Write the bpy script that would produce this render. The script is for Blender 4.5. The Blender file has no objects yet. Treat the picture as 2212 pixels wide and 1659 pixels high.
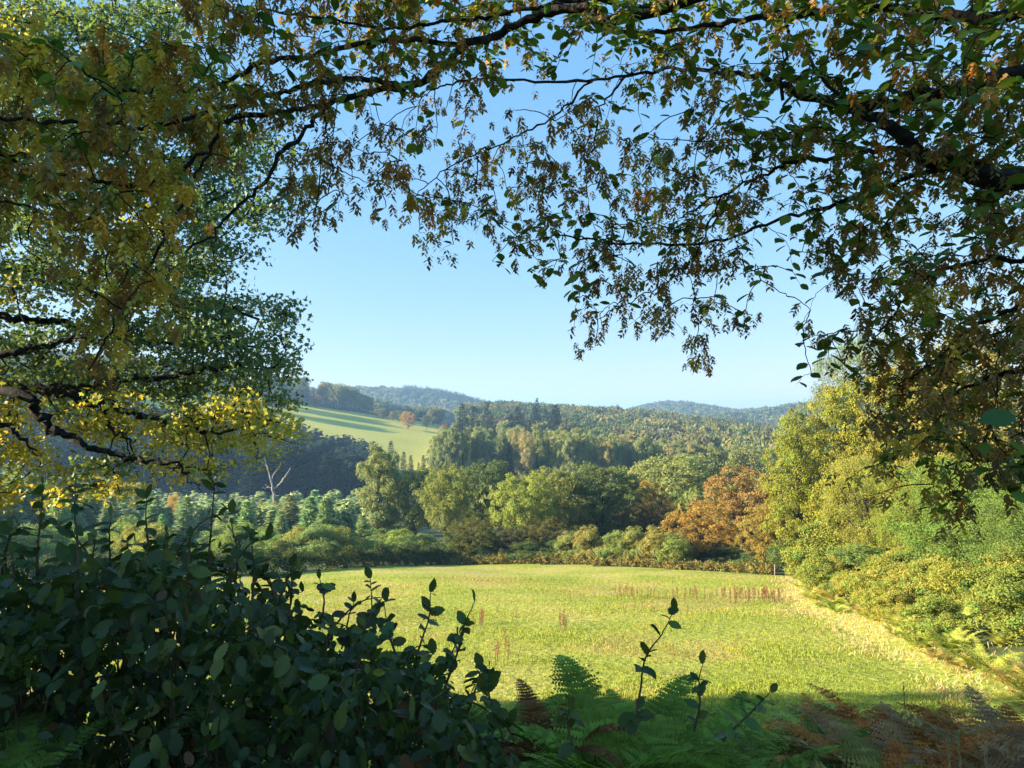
import bpy, math, random
import numpy as np
from mathutils import Vector
R = math.radians
rng = np.random.default_rng(7)
random.seed(7)
S = bpy.context.scene
C = S.collection

# ------------------------------------------------------------ camera, sky, sun, exposure
PITCH = R(2.41)
F = 1579.0                      # focal length in units of a 2212 x 1659 frame
cam = bpy.data.cameras.new('camera')
cam.sensor_width = 36.0
cam.lens = 36.0 * F / 2212.0
cam.clip_start = 0.05
cam.clip_end = 20000
camo = bpy.data.objects.new('camera', cam)
C.objects.link(camo)
camo.location = (0, 0, 0)
camo.rotation_euler = (R(90) + PITCH, 0, 0)
S.camera = camo

SUN_AZ, SUN_EL = -96.0, 18.0     # azimuth from +Y, clockwise positive
sdir = Vector((math.cos(R(SUN_EL)) * math.sin(R(SUN_AZ)), math.cos(R(SUN_EL)) * math.cos(R(SUN_AZ)), math.sin(R(SUN_EL))))
w = bpy.data.worlds.new('World')
S.world = w
w.use_nodes = True
nt = w.node_tree
nt.nodes.clear()
sky = nt.nodes.new('ShaderNodeTexSky')
sky.sky_type = 'NISHITA'
sky.sun_disc = False
sky.sun_elevation = R(SUN_EL)
sky.sun_rotation = R(SUN_AZ)
sky.air_density = 1.0
sky.dust_density = 0.1
sky.ozone_density = 1.6
bg = nt.nodes.new('ShaderNodeBackground')
bg.inputs['Strength'].default_value = 0.119
wo = nt.nodes.new('ShaderNodeOutputWorld')
sep = nt.nodes.new('ShaderNodeSeparateColor'); com = nt.nodes.new('ShaderNodeCombineColor')
nt.links.new(sky.outputs[0], sep.inputs[0])
for k_, (pw, ml) in enumerate([(.72, .475), (.45, .86), (.25, 1.5)]):      # even, clear, light blue sky
    m1 = nt.nodes.new('ShaderNodeMath'); m1.operation = 'POWER'; m1.inputs[1].default_value = pw
    m2 = nt.nodes.new('ShaderNodeMath'); m2.operation = 'MULTIPLY'; m2.inputs[1].default_value = ml
    nt.links.new(sep.outputs[k_], m1.inputs[0]); nt.links.new(m1.outputs[0], m2.inputs[0]); nt.links.new(m2.outputs[0], com.inputs[k_])
nt.links.new(com.outputs[0], bg.inputs['Color'])
nt.links.new(bg.outputs[0], wo.inputs['Surface'])

sl = bpy.data.lights.new('sun', 'SUN')
sl.energy = 5.0
sl.angle = R(0.5)
sl.color = (1.0, 0.86, 0.66)
so = bpy.data.objects.new('sun', sl)
C.objects.link(so)
so.rotation_euler = sdir.to_track_quat('Z', 'Y').to_euler()
so.location = (-60, 20, 60)

S.view_settings.view_transform = 'Standard'
S.view_settings.look = 'None'
S.view_settings.exposure = 2.12
S.view_settings.gamma = 1.0
S.cycles.use_denoising = True
S.cycles.max_bounces = 5
S.cycles.diffuse_bounces = 3
S.cycles.glossy_bounces = 2
S.cycles.transmission_bounces = 3
S.cycles.volume_bounces = 0
S.cycles.caustics_reflective = False
S.cycles.caustics_refractive = False

# ------------------------------------------------------------ helpers
cp, sp_ = math.cos(PITCH), math.sin(PITCH)
def at(px, py, Y):
    """points at depth Y along the view rays of frame position px, py"""
    a = (np.asarray(px, float) - 1106.0) / F
    b = (829.5 - np.asarray(py, float)) / F
    dx, dy, dz = a, cp - b * sp_, sp_ + b * cp
    s = np.asarray(Y, float) / dy
    return np.stack(np.broadcast_arrays(dx * s, dy * s, dz * s), -1)

def mat_attr(m, inp, tint=True, boost=1.0):
    nt = m.node_tree
    a = nt.nodes.new('ShaderNodeAttribute'); a.attribute_name = 'Col'
    if not tint:
        return a.outputs['Color']
    oi = nt.nodes.new('ShaderNodeObjectInfo')
    mx = nt.nodes.new('ShaderNodeMix'); mx.data_type = 'RGBA'; mx.blend_type = 'MULTIPLY'
    mx.inputs['Factor'].default_value = 1.0
    nt.links.new(a.outputs['Color'], mx.inputs['A'])
    nt.links.new(oi.outputs['Color'], mx.inputs['B'])
    return mx.outputs['Result']

def leaf_material(name, transl=0.35, rough=0.55, spec=0.25, ttint=(1.25, 1.15, 0.45)):
    m = bpy.data.materials.new(name); m.use_nodes = True
    nt = m.node_tree; nt.nodes.clear()
    out = nt.nodes.new('ShaderNodeOutputMaterial')
    col = mat_attr(m, None)
    p = nt.nodes.new('ShaderNodeBsdfPrincipled')
    p.inputs['Roughness'].default_value = rough
    p.inputs['Specular IOR Level'].default_value = spec
    t = nt.nodes.new('ShaderNodeBsdfTranslucent')
    mt = nt.nodes.new('ShaderNodeMix'); mt.data_type = 'RGBA'; mt.blend_type = 'MULTIPLY'
    mt.inputs['Factor'].default_value = 1.0
    nt.links.new(col, mt.inputs['A']); mt.inputs['B'].default_value = (*ttint, 1)
    ms = nt.nodes.new('ShaderNodeMixShader'); ms.inputs[0].default_value = transl
    nt.links.new(col, p.inputs['Base Color'])
    nt.links.new(mt.outputs['Result'], t.inputs['Color'])
    nt.links.new(p.outputs[0], ms.inputs[1]); nt.links.new(t.outputs[0], ms.inputs[2])
    nt.links.new(ms.outputs[0], out.inputs['Surface'])
    return m

def noise_material(name, stops, scale, detail=6, rough=0.9, bump=0.0, bscale=None, second=None):
    """stops: [(pos, rgb)...] on a noise in object coordinates"""
    m = bpy.data.materials.new(name); m.use_nodes = True
    nt = m.node_tree; nt.nodes.clear()
    out = nt.nodes.new('ShaderNodeOutputMaterial')
    p = nt.nodes.new('ShaderNodeBsdfPrincipled')
    p.inputs['Roughness'].default_value = rough
    p.inputs['Specular IOR Level'].default_value = 0.15
    tc = nt.nodes.new('ShaderNodeTexCoord')
    n = nt.nodes.new('ShaderNodeTexNoise'); n.inputs['Scale'].default_value = scale; n.inputs['Detail'].default_value = detail
    nt.links.new(tc.outputs['Object'], n.inputs['Vector'])
    r = nt.nodes.new('ShaderNodeValToRGB')
    while len(r.color_ramp.elements) < len(stops): r.color_ramp.elements.new(0.5)
    for e, (q, c) in zip(r.color_ramp.elements, stops):
        e.position = q; e.color = (*c, 1)
    nt.links.new(n.outputs['Fac'], r.inputs[0])
    col = r.outputs[0]
    if second:
        n2 = nt.nodes.new('ShaderNodeTexNoise'); n2.inputs['Scale'].default_value = second[0]; n2.inputs['Detail'].default_value = 8
        nt.links.new(tc.outputs['Object'], n2.inputs['Vector'])
        mr = nt.nodes.new('ShaderNodeMapRange'); mr.inputs['From Min'].default_value = 0.3; mr.inputs['From Max'].default_value = 0.7
        mr.inputs['To Min'].default_value = second[1]; mr.inputs['To Max'].default_value = second[2]
        nt.links.new(n2.outputs['Fac'], mr.inputs['Value'])
        mx = nt.nodes.new('ShaderNodeMix'); mx.data_type = 'RGBA'; mx.blend_type = 'MULTIPLY'; mx.inputs['Factor'].default_value = 1
        nt.links.new(col, mx.inputs['A']); nt.links.new(mr.outputs[0], mx.inputs['B']); col = mx.outputs['Result']
    nt.links.new(col, p.inputs['Base Color'])
    if bump:
        nb = nt.nodes.new('ShaderNodeTexNoise'); nb.inputs['Scale'].default_value = bscale or scale; nb.inputs['Detail'].default_value = 8
        nt.links.new(tc.outputs['Object'], nb.inputs['Vector'])
        b = nt.nodes.new('ShaderNodeBump'); b.inputs['Strength'].default_value = 1.0; b.inputs['Distance'].default_value = bump
        nt.links.new(nb.outputs['Fac'], b.inputs['Height']); nt.links.new(b.outputs[0], p.inputs['Normal'])
    nt.links.new(p.outputs[0], out.inputs['Surface'])
    return m

MAT = {
 'leaf': leaf_material('broad_leaf', 0.38, 0.5, 0.3),
 'gloss': leaf_material('glossy_leaf', 0.3, 0.45, 0.3, (1.2, 1.25, 0.4)),
 'far': leaf_material('tree_foliage', 0.38, 0.8, 0.1, (1.2, 1.1, 0.6)),
 'needle': leaf_material('needles', 0.25, 0.7, 0.15, (1.0, 1.1, 0.6)),
 'seed': leaf_material('seed_bracts', 0.5, 0.7, 0.15, (1.35, 1.0, 0.35)),
 'grass': leaf_material('grass_blades', 0.35, 0.6, 0.2, (1.1, 1.1, 0.5)),
 'fern': leaf_material('fern_frond', 0.35, 0.8, 0.05, (1.1, 1.2, 0.4)),
 'bark': noise_material('bark', [(0.35, (0.010, 0.009, 0.007)), (0.6, (0.032, 0.027, 0.02)), (0.72, (0.07, 0.075, 0.05))], 14, bump=0.03, bscale=40),
 'twig': noise_material('twig_bark', [(0.3, (0.02, 0.014, 0.01)), (0.7, (0.06, 0.045, 0.03))], 20),
 'stem': noise_material('green_stem', [(0.3, (0.05, 0.04, 0.02)), (0.7, (0.14, 0.10, 0.055))], 20),
 'dead': noise_material('bleached_wood', [(0.3, (0.25, 0.2, 0.18)), (0.7, (0.5, 0.42, 0.38))], 3),
 'post': noise_material('weathered_post', [(0.3, (0.16, 0.13, 0.1)), (0.7, (0.3, 0.26, 0.2))], 8),
 'ground': noise_material('leaf_litter', [(0.3, (0.045, 0.06, 0.018)), (0.55, (0.07, 0.09, 0.028)), (0.75, (0.09, 0.075, 0.03))], 0.35, bump=0.05, bscale=5),
 'meadow': noise_material('meadow_turf', [(0.3, (0.19, 0.235, 0.03)), (0.48, (0.28, 0.30, 0.045)), (0.6, (0.36, 0.33, 0.07)), (0.72, (0.38, 0.29, 0.11))], 0.13,
            bump=0.14, bscale=3.0, second=(2.2, 0.72, 1.25)),
 'field': noise_material('pasture_turf', [(0.35, (0.36, 0.35, 0.05)), (0.6, (0.44, 0.41, 0.065)), (0.75, (0.48, 0.40, 0.09))], 0.02, bump=0.2, bscale=0.5, second=(0.4, 0.9, 1.1)),
}

def tag(o, label=None, cat=None, group=None, kind=None):
    if label: o['label'] = label
    if cat: o['category'] = cat
    if group: o['group'] = group
    if kind: o['kind'] = kind
    return o

def empty(name, loc=(0, 0, 0)):
    o = bpy.data.objects.new(name, None); C.objects.link(o); o.location = tuple(float(v) for v in loc)
    o.empty_display_size = 0.2
    return o

class MB:
    def __init__(s): s.V = []; s.F = []; s.c = []; s.n = 0; s.mi = []
    def add(s, V, Fc, col=(1, 1, 1), mi=0):
        V = np.asarray(V, float).reshape(-1, 3); Fc = np.asarray(Fc, int)
        s.V.append(V); s.F.append(Fc + s.n); s.mi.append(mi)
        col = np.asarray(col, float)
        if col.ndim == 1: col = np.broadcast_to(col, (len(V), 3))
        s.c.append(col); s.n += len(V)
    def mesh(s, name, mats, smooth=False):
        me = bpy.data.meshes.new(name)
        V = np.concatenate(s.V)
        me.vertices.add(len(V)); me.vertices.foreach_set('co', V.astype(np.float32).ravel())
        loops = np.concatenate([f.ravel() for f in s.F])
        tot = np.concatenate([np.full(len(f), f.shape[1]) for f in s.F])
        mi = np.concatenate([np.full(len(f), k) for f, k in zip(s.F, s.mi)])
        st = np.concatenate([[0], np.cumsum(tot)[:-1]])
        me.loops.add(len(loops)); me.loops.foreach_set('vertex_index', loops.astype(np.int32))
        me.polygons.add(len(tot)); me.polygons.foreach_set('loop_start', st.astype(np.int32))
        try: me.polygons.foreach_set('loop_total', tot.astype(np.int32))
        except Exception: pass
        me.polygons.foreach_set('material_index', mi.astype(np.int32))
        if smooth: me.polygons.foreach_set('use_smooth', np.ones(len(tot), bool))
        a = me.color_attributes.new('Col', 'FLOAT_COLOR', 'POINT')
        c = np.ones((len(V), 4), np.float32); c[:, :3] = np.concatenate(s.c)
        a.data.foreach_set('color', c.ravel())
        for m in (mats if isinstance(mats, (list, tuple)) else [mats]): me.materials.append(MAT[m])
        me.update(calc_edges=True); me.validate()
        return me
    def obj(s, name, mats, parent=None, smooth=False, loc=(0, 0, 0)):
        o = bpy.data.objects.new(name, s.mesh(name, mats, smooth)); C.objects.link(o); o.location = loc
        if parent is not None: o.parent = parent
        return o

def link(name, me, parent=None, loc=(0, 0, 0)):
    o = bpy.data.objects.new(name, me); C.objects.link(o); o.location = loc
    if parent is not None: o.parent = parent
    return o

def nrm(a): return a / np.maximum(np.linalg.norm(a, axis=-1, keepdims=True), 1e-9)
def rdir(n, g=None):
    g = g or rng
    return nrm(g.normal(size=(n, 3)))

# leaf templates: x = side, y = along the leaf, z = face normal
KITE = (np.array([[0, 0, 0], [-.33, .42, .08], [0, 1, 0], [.33, .42, .08]]), np.array([[0, 1, 2], [0, 2, 3]]))
LEAF = (np.array([[0, 0, 0], [0, .35, -.02], [0, .7, -.03], [0, 1, -.12], [-.27, .15, .05], [-.37, .42, .07], [-.25, .76, .03], [.27, .15, .05], [.37, .42, .07], [.25, .76, .03]]),
        np.array([[0, 1, 4], [4, 1, 5], [1, 2, 5], [5, 2, 6], [6, 2, 3], [0, 7, 1], [7, 8, 1], [1, 8, 2], [8, 9, 2], [9, 3, 2]]))
OAK = (np.array([[0, 0, 0], [-.18, .3, .04], [-.1, .42, 0], [-.36, .6, .07], [-.16, .7, 0], [0, 1, -.05], [.18, .3, .04], [.1, .42, 0], [.36, .6, .07], [.16, .7, 0]]),
       np.array([[0, 1, 2], [0, 2, 7], [0, 7, 6], [2, 3, 4], [2, 4, 9], [2, 9, 7], [7, 9, 8], [4, 5, 9]]))
def serrate():
    V = [[0, y, -.03 * y * y * 3] for y in np.linspace(0, 1, 7)]
    prof = [.0, .20, .285, .31, .265, .16, 0]
    Fc = []
    for sgn in (-1, 1):
        base = len(V)
        for i in range(1, 6):
            y = i / 6
            V.append([sgn * prof[i], y + .05, .09 * prof[i] * 2]); V.append([sgn * (prof[i] + .035) * .98, y - .045, .035])
        for i in range(1, 6):
            a, b = base + 2 * (i - 1), base + 2 * (i - 1) + 1
            prev = i - 1
            tri = [[prev, i, b], [i, a, b]]
            if i < 5: tri.append([i, base + 2 * i + 1, a])
            else: tri.append([i, 6, a])
            Fc += tri if sgn > 0 else [[t[0], t[2], t[1]] for t in tri]
            if i < 5: pass
    return np.array(V, float), np.array(Fc)
SERR = serrate()

def scatter(mb, T, P, D, N, L, W=1.0, col=(1, 1, 1), mi=0):
    """one copy of template T per point: axis D, normal N, length L, width factor W"""
    tv, tf = T
    P = np.asarray(P, float); n = len(P)
    if n == 0: return
    Y = nrm(np.asarray(D, float)); X = nrm(np.cross(Y, N)); Z = np.cross(X, Y)
    L = np.broadcast_to(np.asarray(L, float), (n,)); W = np.broadcast_to(np.asarray(W, float), (n,))
    V = P[:, None, :] + (tv[None, :, 0:1] * X[:, None] * (L * W)[:, None, None] + tv[None, :, 1:2] * Y[:, None] * L[:, None, None] + tv[None, :, 2:3] * Z[:, None] * L[:, None, None])
    Fc = tf[None] + (np.arange(n) * len(tv))[:, None, None]
    col = np.asarray(col, float)
    if col.ndim == 2: col = np.repeat(col, len(tv), axis=0)
    mb.add(V.reshape(-1, 3), Fc.reshape(-1, tf.shape[1]), col, mi)

def tube(mb, pts, rad, seg=6, mi=0, col=(1, 1, 1)):
    P = np.asarray(pts, float); n = len(P)
    rad = np.broadcast_to(np.asarray(rad, float), (n,))
    T = nrm(np.gradient(P, axis=0))
    ref = np.array([0, 0, 1.0]) if abs(T[0][2]) < .9 else np.array([1.0, 0, 0])
    X = nrm(np.cross(T, ref)); Y = np.cross(T, X)
    a = np.arange(seg) * 2 * math.pi / seg
    ring = P[:, None] + rad[:, None, None] * (np.cos(a)[None, :, None] * X[:, None] + np.sin(a)[None, :, None] * Y[:, None])
    i = np.arange(n - 1)[:, None] * seg; j = np.arange(seg)[None]; k = (j + 1) % seg
    q = np.stack([i + j, i + k, i + k + seg, i + j + seg], -1).reshape(-1, 4)
    mb.add(ring.reshape(-1, 3), q, col, mi)
    mb.add(np.concatenate([ring[-1], ring[0]]), np.array([list(range(seg)), [seg + s for s in range(seg)][::-1]]), col, mi)

def smooth_line(P, k=6, wob=0.0, g=None):
    """Catmull-Rom through P with k steps per span"""
    P = np.asarray(P, float); Q = np.vstack([2 * P[0] - P[1], P, 2 * P[-1] - P[-2]])
    out = []
    for i in range(1, len(Q) - 2):
        t = np.linspace(0, 1, k, endpoint=False)[:, None]
        p0, p1, p2, p3 = Q[i - 1:i + 3]
        out.append(.5 * ((2 * p1) + (-p0 + p2) * t + (2 * p0 - 5 * p1 + 4 * p2 - p3) * t ** 2 + (-p0 + 3 * p1 - 3 * p2 + p3) * t ** 3))
    out.append(P[-1:]); o = np.vstack(out)
    if wob: o[1:-1] += (g or rng).normal(size=(len(o) - 2, 3)) * wob
    return o

def vary(base, n, v=.22, hue=.1, g=None):
    g = g or rng
    b = np.asarray(base, float)
    k = np.exp(g.normal(size=(n, 1)) * v)
    h = g.normal(size=(n, 1)) * hue
    c = b * k * np.concatenate([1 + h * 1.6, 1 + h * .3, 1 - h * .6], 1)
    return np.clip(c, 0.002, 0.9)

# ------------------------------------------------------------ terrain
def sstep(a, b, x):
    t = np.clip((x - a) / (b - a), 0, 1); return t * t * (3 - 2 * t)
YP = [-400, -10, 1.6, 4, 8, 14, 20, 95, 150, 250, 320, 480, 800, 1000, 1200, 1600, 3000, 9000]
ZP = [-4, -1.6, -1.65, -2.3, -4.5, -7.2, -8.8, -19.3, -27, -37, -36.5, -28, -4, -5, -24, -34, -50, -90]
def meadow_right(y):
    return np.interp(y, [0, 10, 26, 55, 77, 110], [9, 12, 15.5, 20.5, 29, 40])
def ground_z(x, y):
    x = np.asarray(x, float); y = np.asarray(y, float)
    z = np.interp(y, YP, ZP)
    # right hand wooded side dips away
    z = z - 0.085 * np.clip(x, 0, 700) * sstep(250, 800, y) * (1 - sstep(1000, 1500, y))
    # hill with the pasture
    yy = np.minimum(y, 720)
    hf = 6.5 + 0.09 * (yy - 650) - 0.165 * (np.clip(x, -330, 60) + 200) - 0.03 * np.clip(y - 760, 0, 600)
    wgt = (1 - sstep(-80, -15, x)) * sstep(330, 470, y) * (1 - sstep(1000, 1350, y))
    z = z * (1 - wgt) + hf * wgt
    # bank along the right side of the meadow
    e = x - meadow_right(y)
    z = z + np.clip(e, 0, 12) * 0.22 * sstep(6, 18, y) * (1 - sstep(120, 180, y))
    # far hills
    def hill(cx, cy, sx, sy, h, e=2): return h * np.exp(-(np.abs(x - cx) / sx) ** e - ((y - cy) / sy) ** 2)
    z = z + hill(-308, 1700, 291, 260, 80, 3) + hill(-900, 1900, 330, 300, 60)
    z = z + hill(430, 2050, 150, 260, 46) + hill(700, 2150, 330, 300, 22)
    z = z + hill(900, 1500, 420, 330, 50) + hill(1500, 1700, 600, 500, 70)
    z = z + hill(-700, 700, 260, 400, 30)
    z = z + .22 * sstep(.18, .4, x / np.maximum(y, .5)) * sstep(2.2, 4, y) * (1 - sstep(6.5, 12, y))
    z = z + 0.25 * np.sin(x * .21 + y * .13) * sstep(20, 60, y) * (1 - sstep(100, 200, y)) * .5
    return z

az = np.concatenate([np.arange(-180, -50, 4.0), np.arange(-50, 50, .45), np.arange(50, 181, 4.0)])
rad = np.concatenate([[0.5], np.geomspace(1.2, 5200, 220)])
AZ, RR = np.meshgrid(np.radians(az), rad)
GX, GY = RR * np.sin(AZ), RR * np.cos(AZ)
GZ = ground_z(GX, GY)
GV = np.stack([GX, GY, GZ], -1).reshape(-1, 3)
ni, nj = GX.shape
ii, jj = np.meshgrid(np.arange(ni - 1), np.arange(nj - 1), indexing='ij')
q = np.stack([ii * nj + jj, ii * nj + jj + 1, (ii + 1) * nj + jj + 1, (ii + 1) * nj + jj], -1).reshape(-1, 4)[:, ::-1]
cx = GV[q].mean(1)
def in_meadow(x, y):
    far = np.interp(x, [-60, -28, -9, 0, 30], [66, 80, 98, 98, 79])
    return (y > 12) & (y < far) & (x < meadow_right(y) + 2.6) & (x > -75)
def in_field(x, y):
    u = x / np.maximum(y, 1)
    return (y > 420) & (y < 690 + 0.1 * (x + 200)) & (x < -52 - (y - 480) * .06) & (x > -420) & (u > -.62)
im = in_meadow(cx[:, 0], cx[:, 1]); jf = in_field(cx[:, 0], cx[:, 1])
def sub(name, mask, mat):
    f = q[mask]; idx, inv = np.unique(f, return_inverse=True)
    mb = MB(); mb.add(GV[idx], inv.reshape(-1, 4))
    o = mb.obj(name, mat, smooth=True); o['kind'] = 'structure'; return o
sub('ground', ~(im | jf), 'ground')
sub('meadow', im, 'meadow')
sub('hill_field', jf, 'field')

# ------------------------------------------------------------ tree builders
def crown_points(g, lobes, n, sub=.85, per=70):
    """leaves on the shells of small clumps that sit on the shells of the lobes"""
    lobes = np.asarray(lobes, float)
    A = lobes[:, 3:6].mean(1) ** 2
    nc = max(8, n // per)
    li = g.choice(len(lobes), nc, p=A / A.sum())
    d = rdir(nc, g); d[:, 2] = d[:, 2] * .9 + .18; d = nrm(d)
    c = lobes[li, :3] + d * lobes[li, 3:6] * g.uniform(.65, 1.0, (nc, 1))
    q_ = ((c[:, None] - lobes[None, :, :3]) / lobes[None, :, 3:6])
    deep = (np.linalg.norm(q_, axis=2) < .6).any(1) & (g.random(nc) < .85)
    c, d = c[~deep], d[~deep]
    r = sub * g.uniform(.55, 1.3, len(c))
    k = np.repeat(np.arange(len(c)), per)
    d2 = nrm(rdir(len(k), g) + d[k] * .55 + [0, 0, .2])
    P = c[k] + d2 * (r[k] * g.uniform(.55, 1.12, len(k)))[:, None] * np.array([1, 1, .72])
    return P, nrm(d2 + d[k] * .35), k, len(c)

def broadleaf(seed, H, W, n, leaf, low=.14, nl=34, pointy=0.0, tpl=KITE, spread=.33, droop=.1, wid=1.0):
    g = np.random.default_rng(seed)
    lob = []
    for i in range(nl):
        d = rdir(1, g)[0]
        t = (d[2] + 1) / 2
        r = g.uniform(.45, .78)
        zz = H * (low + .08 + (1 - low - .2) * (0.5 + 0.5 * d[2] * r * 1.25))
        sh = 1 - pointy * t
        lr = W * g.uniform(.13, .21) * (1 - .35 * pointy * t)
        lob.append([d[0] * r * W * .5 * sh, d[1] * r * W * .5 * sh, zz, lr, lr, lr * g.uniform(.65, .95)])
    lob = np.array(lob)
    P, D, k, nc = crown_points(g, lob, n, spread * 2.5)
    rr_ = np.percentile(np.hypot(P[:, 0], P[:, 1]), 98) / (W * .5); zs = H / np.percentile(P[:, 2], 99.7)
    P = P * [1 / rr_, 1 / rr_, zs]; lob[:, :3] *= [1 / rr_, 1 / rr_, zs]
    N = nrm(D * 1.2 + rdir(len(P), g) * .6 + [0, 0, .15])
    A = nrm(rdir(len(P), g) + [0, 0, -droop])
    tone = vary((1, 1, 1), nc, .16, .1, g)[k]
    col = tone * vary((1, 1, 1), len(P), .2, .08, g)
    mb = MB(); scatter(mb, tpl, P, A, N, leaf * g.uniform(.7, 1.3, len(P)), wid, col)
    tk = MB()
    tr = H * .018
    tube(tk, smooth_line([(0, 0, -1.2), (.1, 0, H * .2), (-.1, .1, H * .5), (0, 0, H * .82)], 4), np.linspace(tr, tr * .25, 13), 8)
    for l in lob[g.permutation(nl)[:max(8, nl // 2)]]:
        z0 = l[2] * g.uniform(.35, .65)
        tube(tk, smooth_line([(0, 0, z0), (l[0] * .45, l[1] * .45, (z0 + l[2]) / 2 - .2), tuple(l[:3])], 3, .06, g), np.linspace(tr * .42, tr * .1, 7), 5)
    return mb.mesh('crown', 'far'), tk.mesh('trunk', 'bark', True)

def conifer(seed, H, W, whorls, per, steps, nl=.5, bare=0.05, narrow=1.0):
    g = np.random.default_rng(seed)
    P, D, N, L = [], [], [], []
    for i in range(whorls):
        t = i / (whorls - 1)
        z0 = H * (bare + (1 - bare) * t)
        R0 = W * .5 * ((1 - t) ** .8 * narrow + .02) * (1 if t > .12 else .75 + t * 2)
        for j in range(per):
            a = g.uniform(0, 6.283); rr = R0 * g.uniform(.7, 1.12)
            st = max(2, int(steps * (rr / (W * .5)) + 1.5))
            dxy = np.array([math.cos(a), math.sin(a), 0])
            for s in range(st):
                f = (s + g.uniform(.4, 1)) / st
                base = dxy * rr * f * .8 + np.array([0, 0, z0 + rr * (-.28 * f + .3 * f * f)])
                for sg in (-1, 0, 1):
                    dd = dxy * .8 + np.array([-dxy[1], dxy[0], 0]) * sg * .75 + np.array([0, 0, g.uniform(-.15, .45)])
                    P.append(base + g.normal(size=3) * .05); D.append(dd); N.append([g.normal() * .3, g.normal() * .3, 1]); L.append(nl * g.uniform(.7, 1.25) * (1 - .35 * t))
    for s in range(6):
        P.append([0, 0, H * (.93 + .01 * s)]); D.append([g.normal() * .3, g.normal() * .3, 1]); N.append([1, g.normal(), 0]); L.append(nl * .9)
    mb = MB(); n = len(P)
    scatter(mb, KITE, np.array(P), np.array(D), np.array(N), np.array(L), .75, vary((1, 1, 1), n, .22, .07, g))
    tube(mb, [(0, 0, -1.5), (0, 0, H * .5), (0, 0, H * .97)], [H * .012, H * .008, .02], 6, 1)
    return mb.mesh('conifer', ['needle', 'bark'])

PB = {  # prototype -> (height, width, crown mesh, trunk mesh)
 'round': (15, 13) + broadleaf(1, 15, 13, 34000, .29),
 'round2': (15, 13) + broadleaf(2, 15, 13, 34000, .28, nl=26),
 'tall': (18, 9) + broadleaf(3, 18, 9, 32000, .29, low=.06, nl=44),
 'hazel': (6, 6.5) + broadleaf(5, 6, 6.5, 16000, .2, low=.0, nl=22, pointy=.3, spread=.25),
 'beech': (13, 12) + broadleaf(6, 13, 12, 34000, .24, low=.03, nl=52, spread=.26),
 'lime': (19, 12) + broadleaf(8, 19, 12, 60000, .22, low=.0, nl=80, pointy=.45, spread=.28, droop=.9),
 'willow': (12, 12) + broadleaf(9, 12, 12, 52000, .2, low=.02, nl=44, spread=.3, droop=-.4, wid=.55),
}
PC = {
 'young': (8, 4.6, conifer(11, 8, 4.6, 30, 9, 5, .75)),
 'young2': (8, 4.2, conifer(12, 8, 4.2, 28, 9, 5, .8)),
 'old': (28, 9, conifer(13, 28, 9, 34, 9, 4, 1.5, .12)),
 'old2': (28, 8, conifer(14, 28, 8, 30, 9, 4, 1.6, .2)),
}
def frame_xy(px, Y): return (px - 1106) / F * Y, Y
def top_z(py, Y): return float(at(0, py, Y)[2])

def tree(kind, px, ptop, wpx, Y, col, label, cat='tree', name='broadleaf_tree', group=None, sink=0.0, rot=None):
    H0, W0, cm, tm = PB[kind]
    x, y = frame_xy(px, Y); gz = float(ground_z(x, y)) - sink
    H = top_z(ptop, Y) - gz; W = wpx / F * Y
    r = empty(name, (x, y, gz)); r.rotation_euler = (0, 0, random.uniform(0, 6.28) if rot is None else rot)
    tag(r, label, cat, group)
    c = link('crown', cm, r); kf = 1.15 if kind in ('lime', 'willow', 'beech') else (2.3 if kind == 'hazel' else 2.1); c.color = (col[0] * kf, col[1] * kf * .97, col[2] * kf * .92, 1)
    t = link('trunk', tm, r)
    for o in (c, t): o.scale = (W / W0, W / W0, H / H0)
    return r

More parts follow.
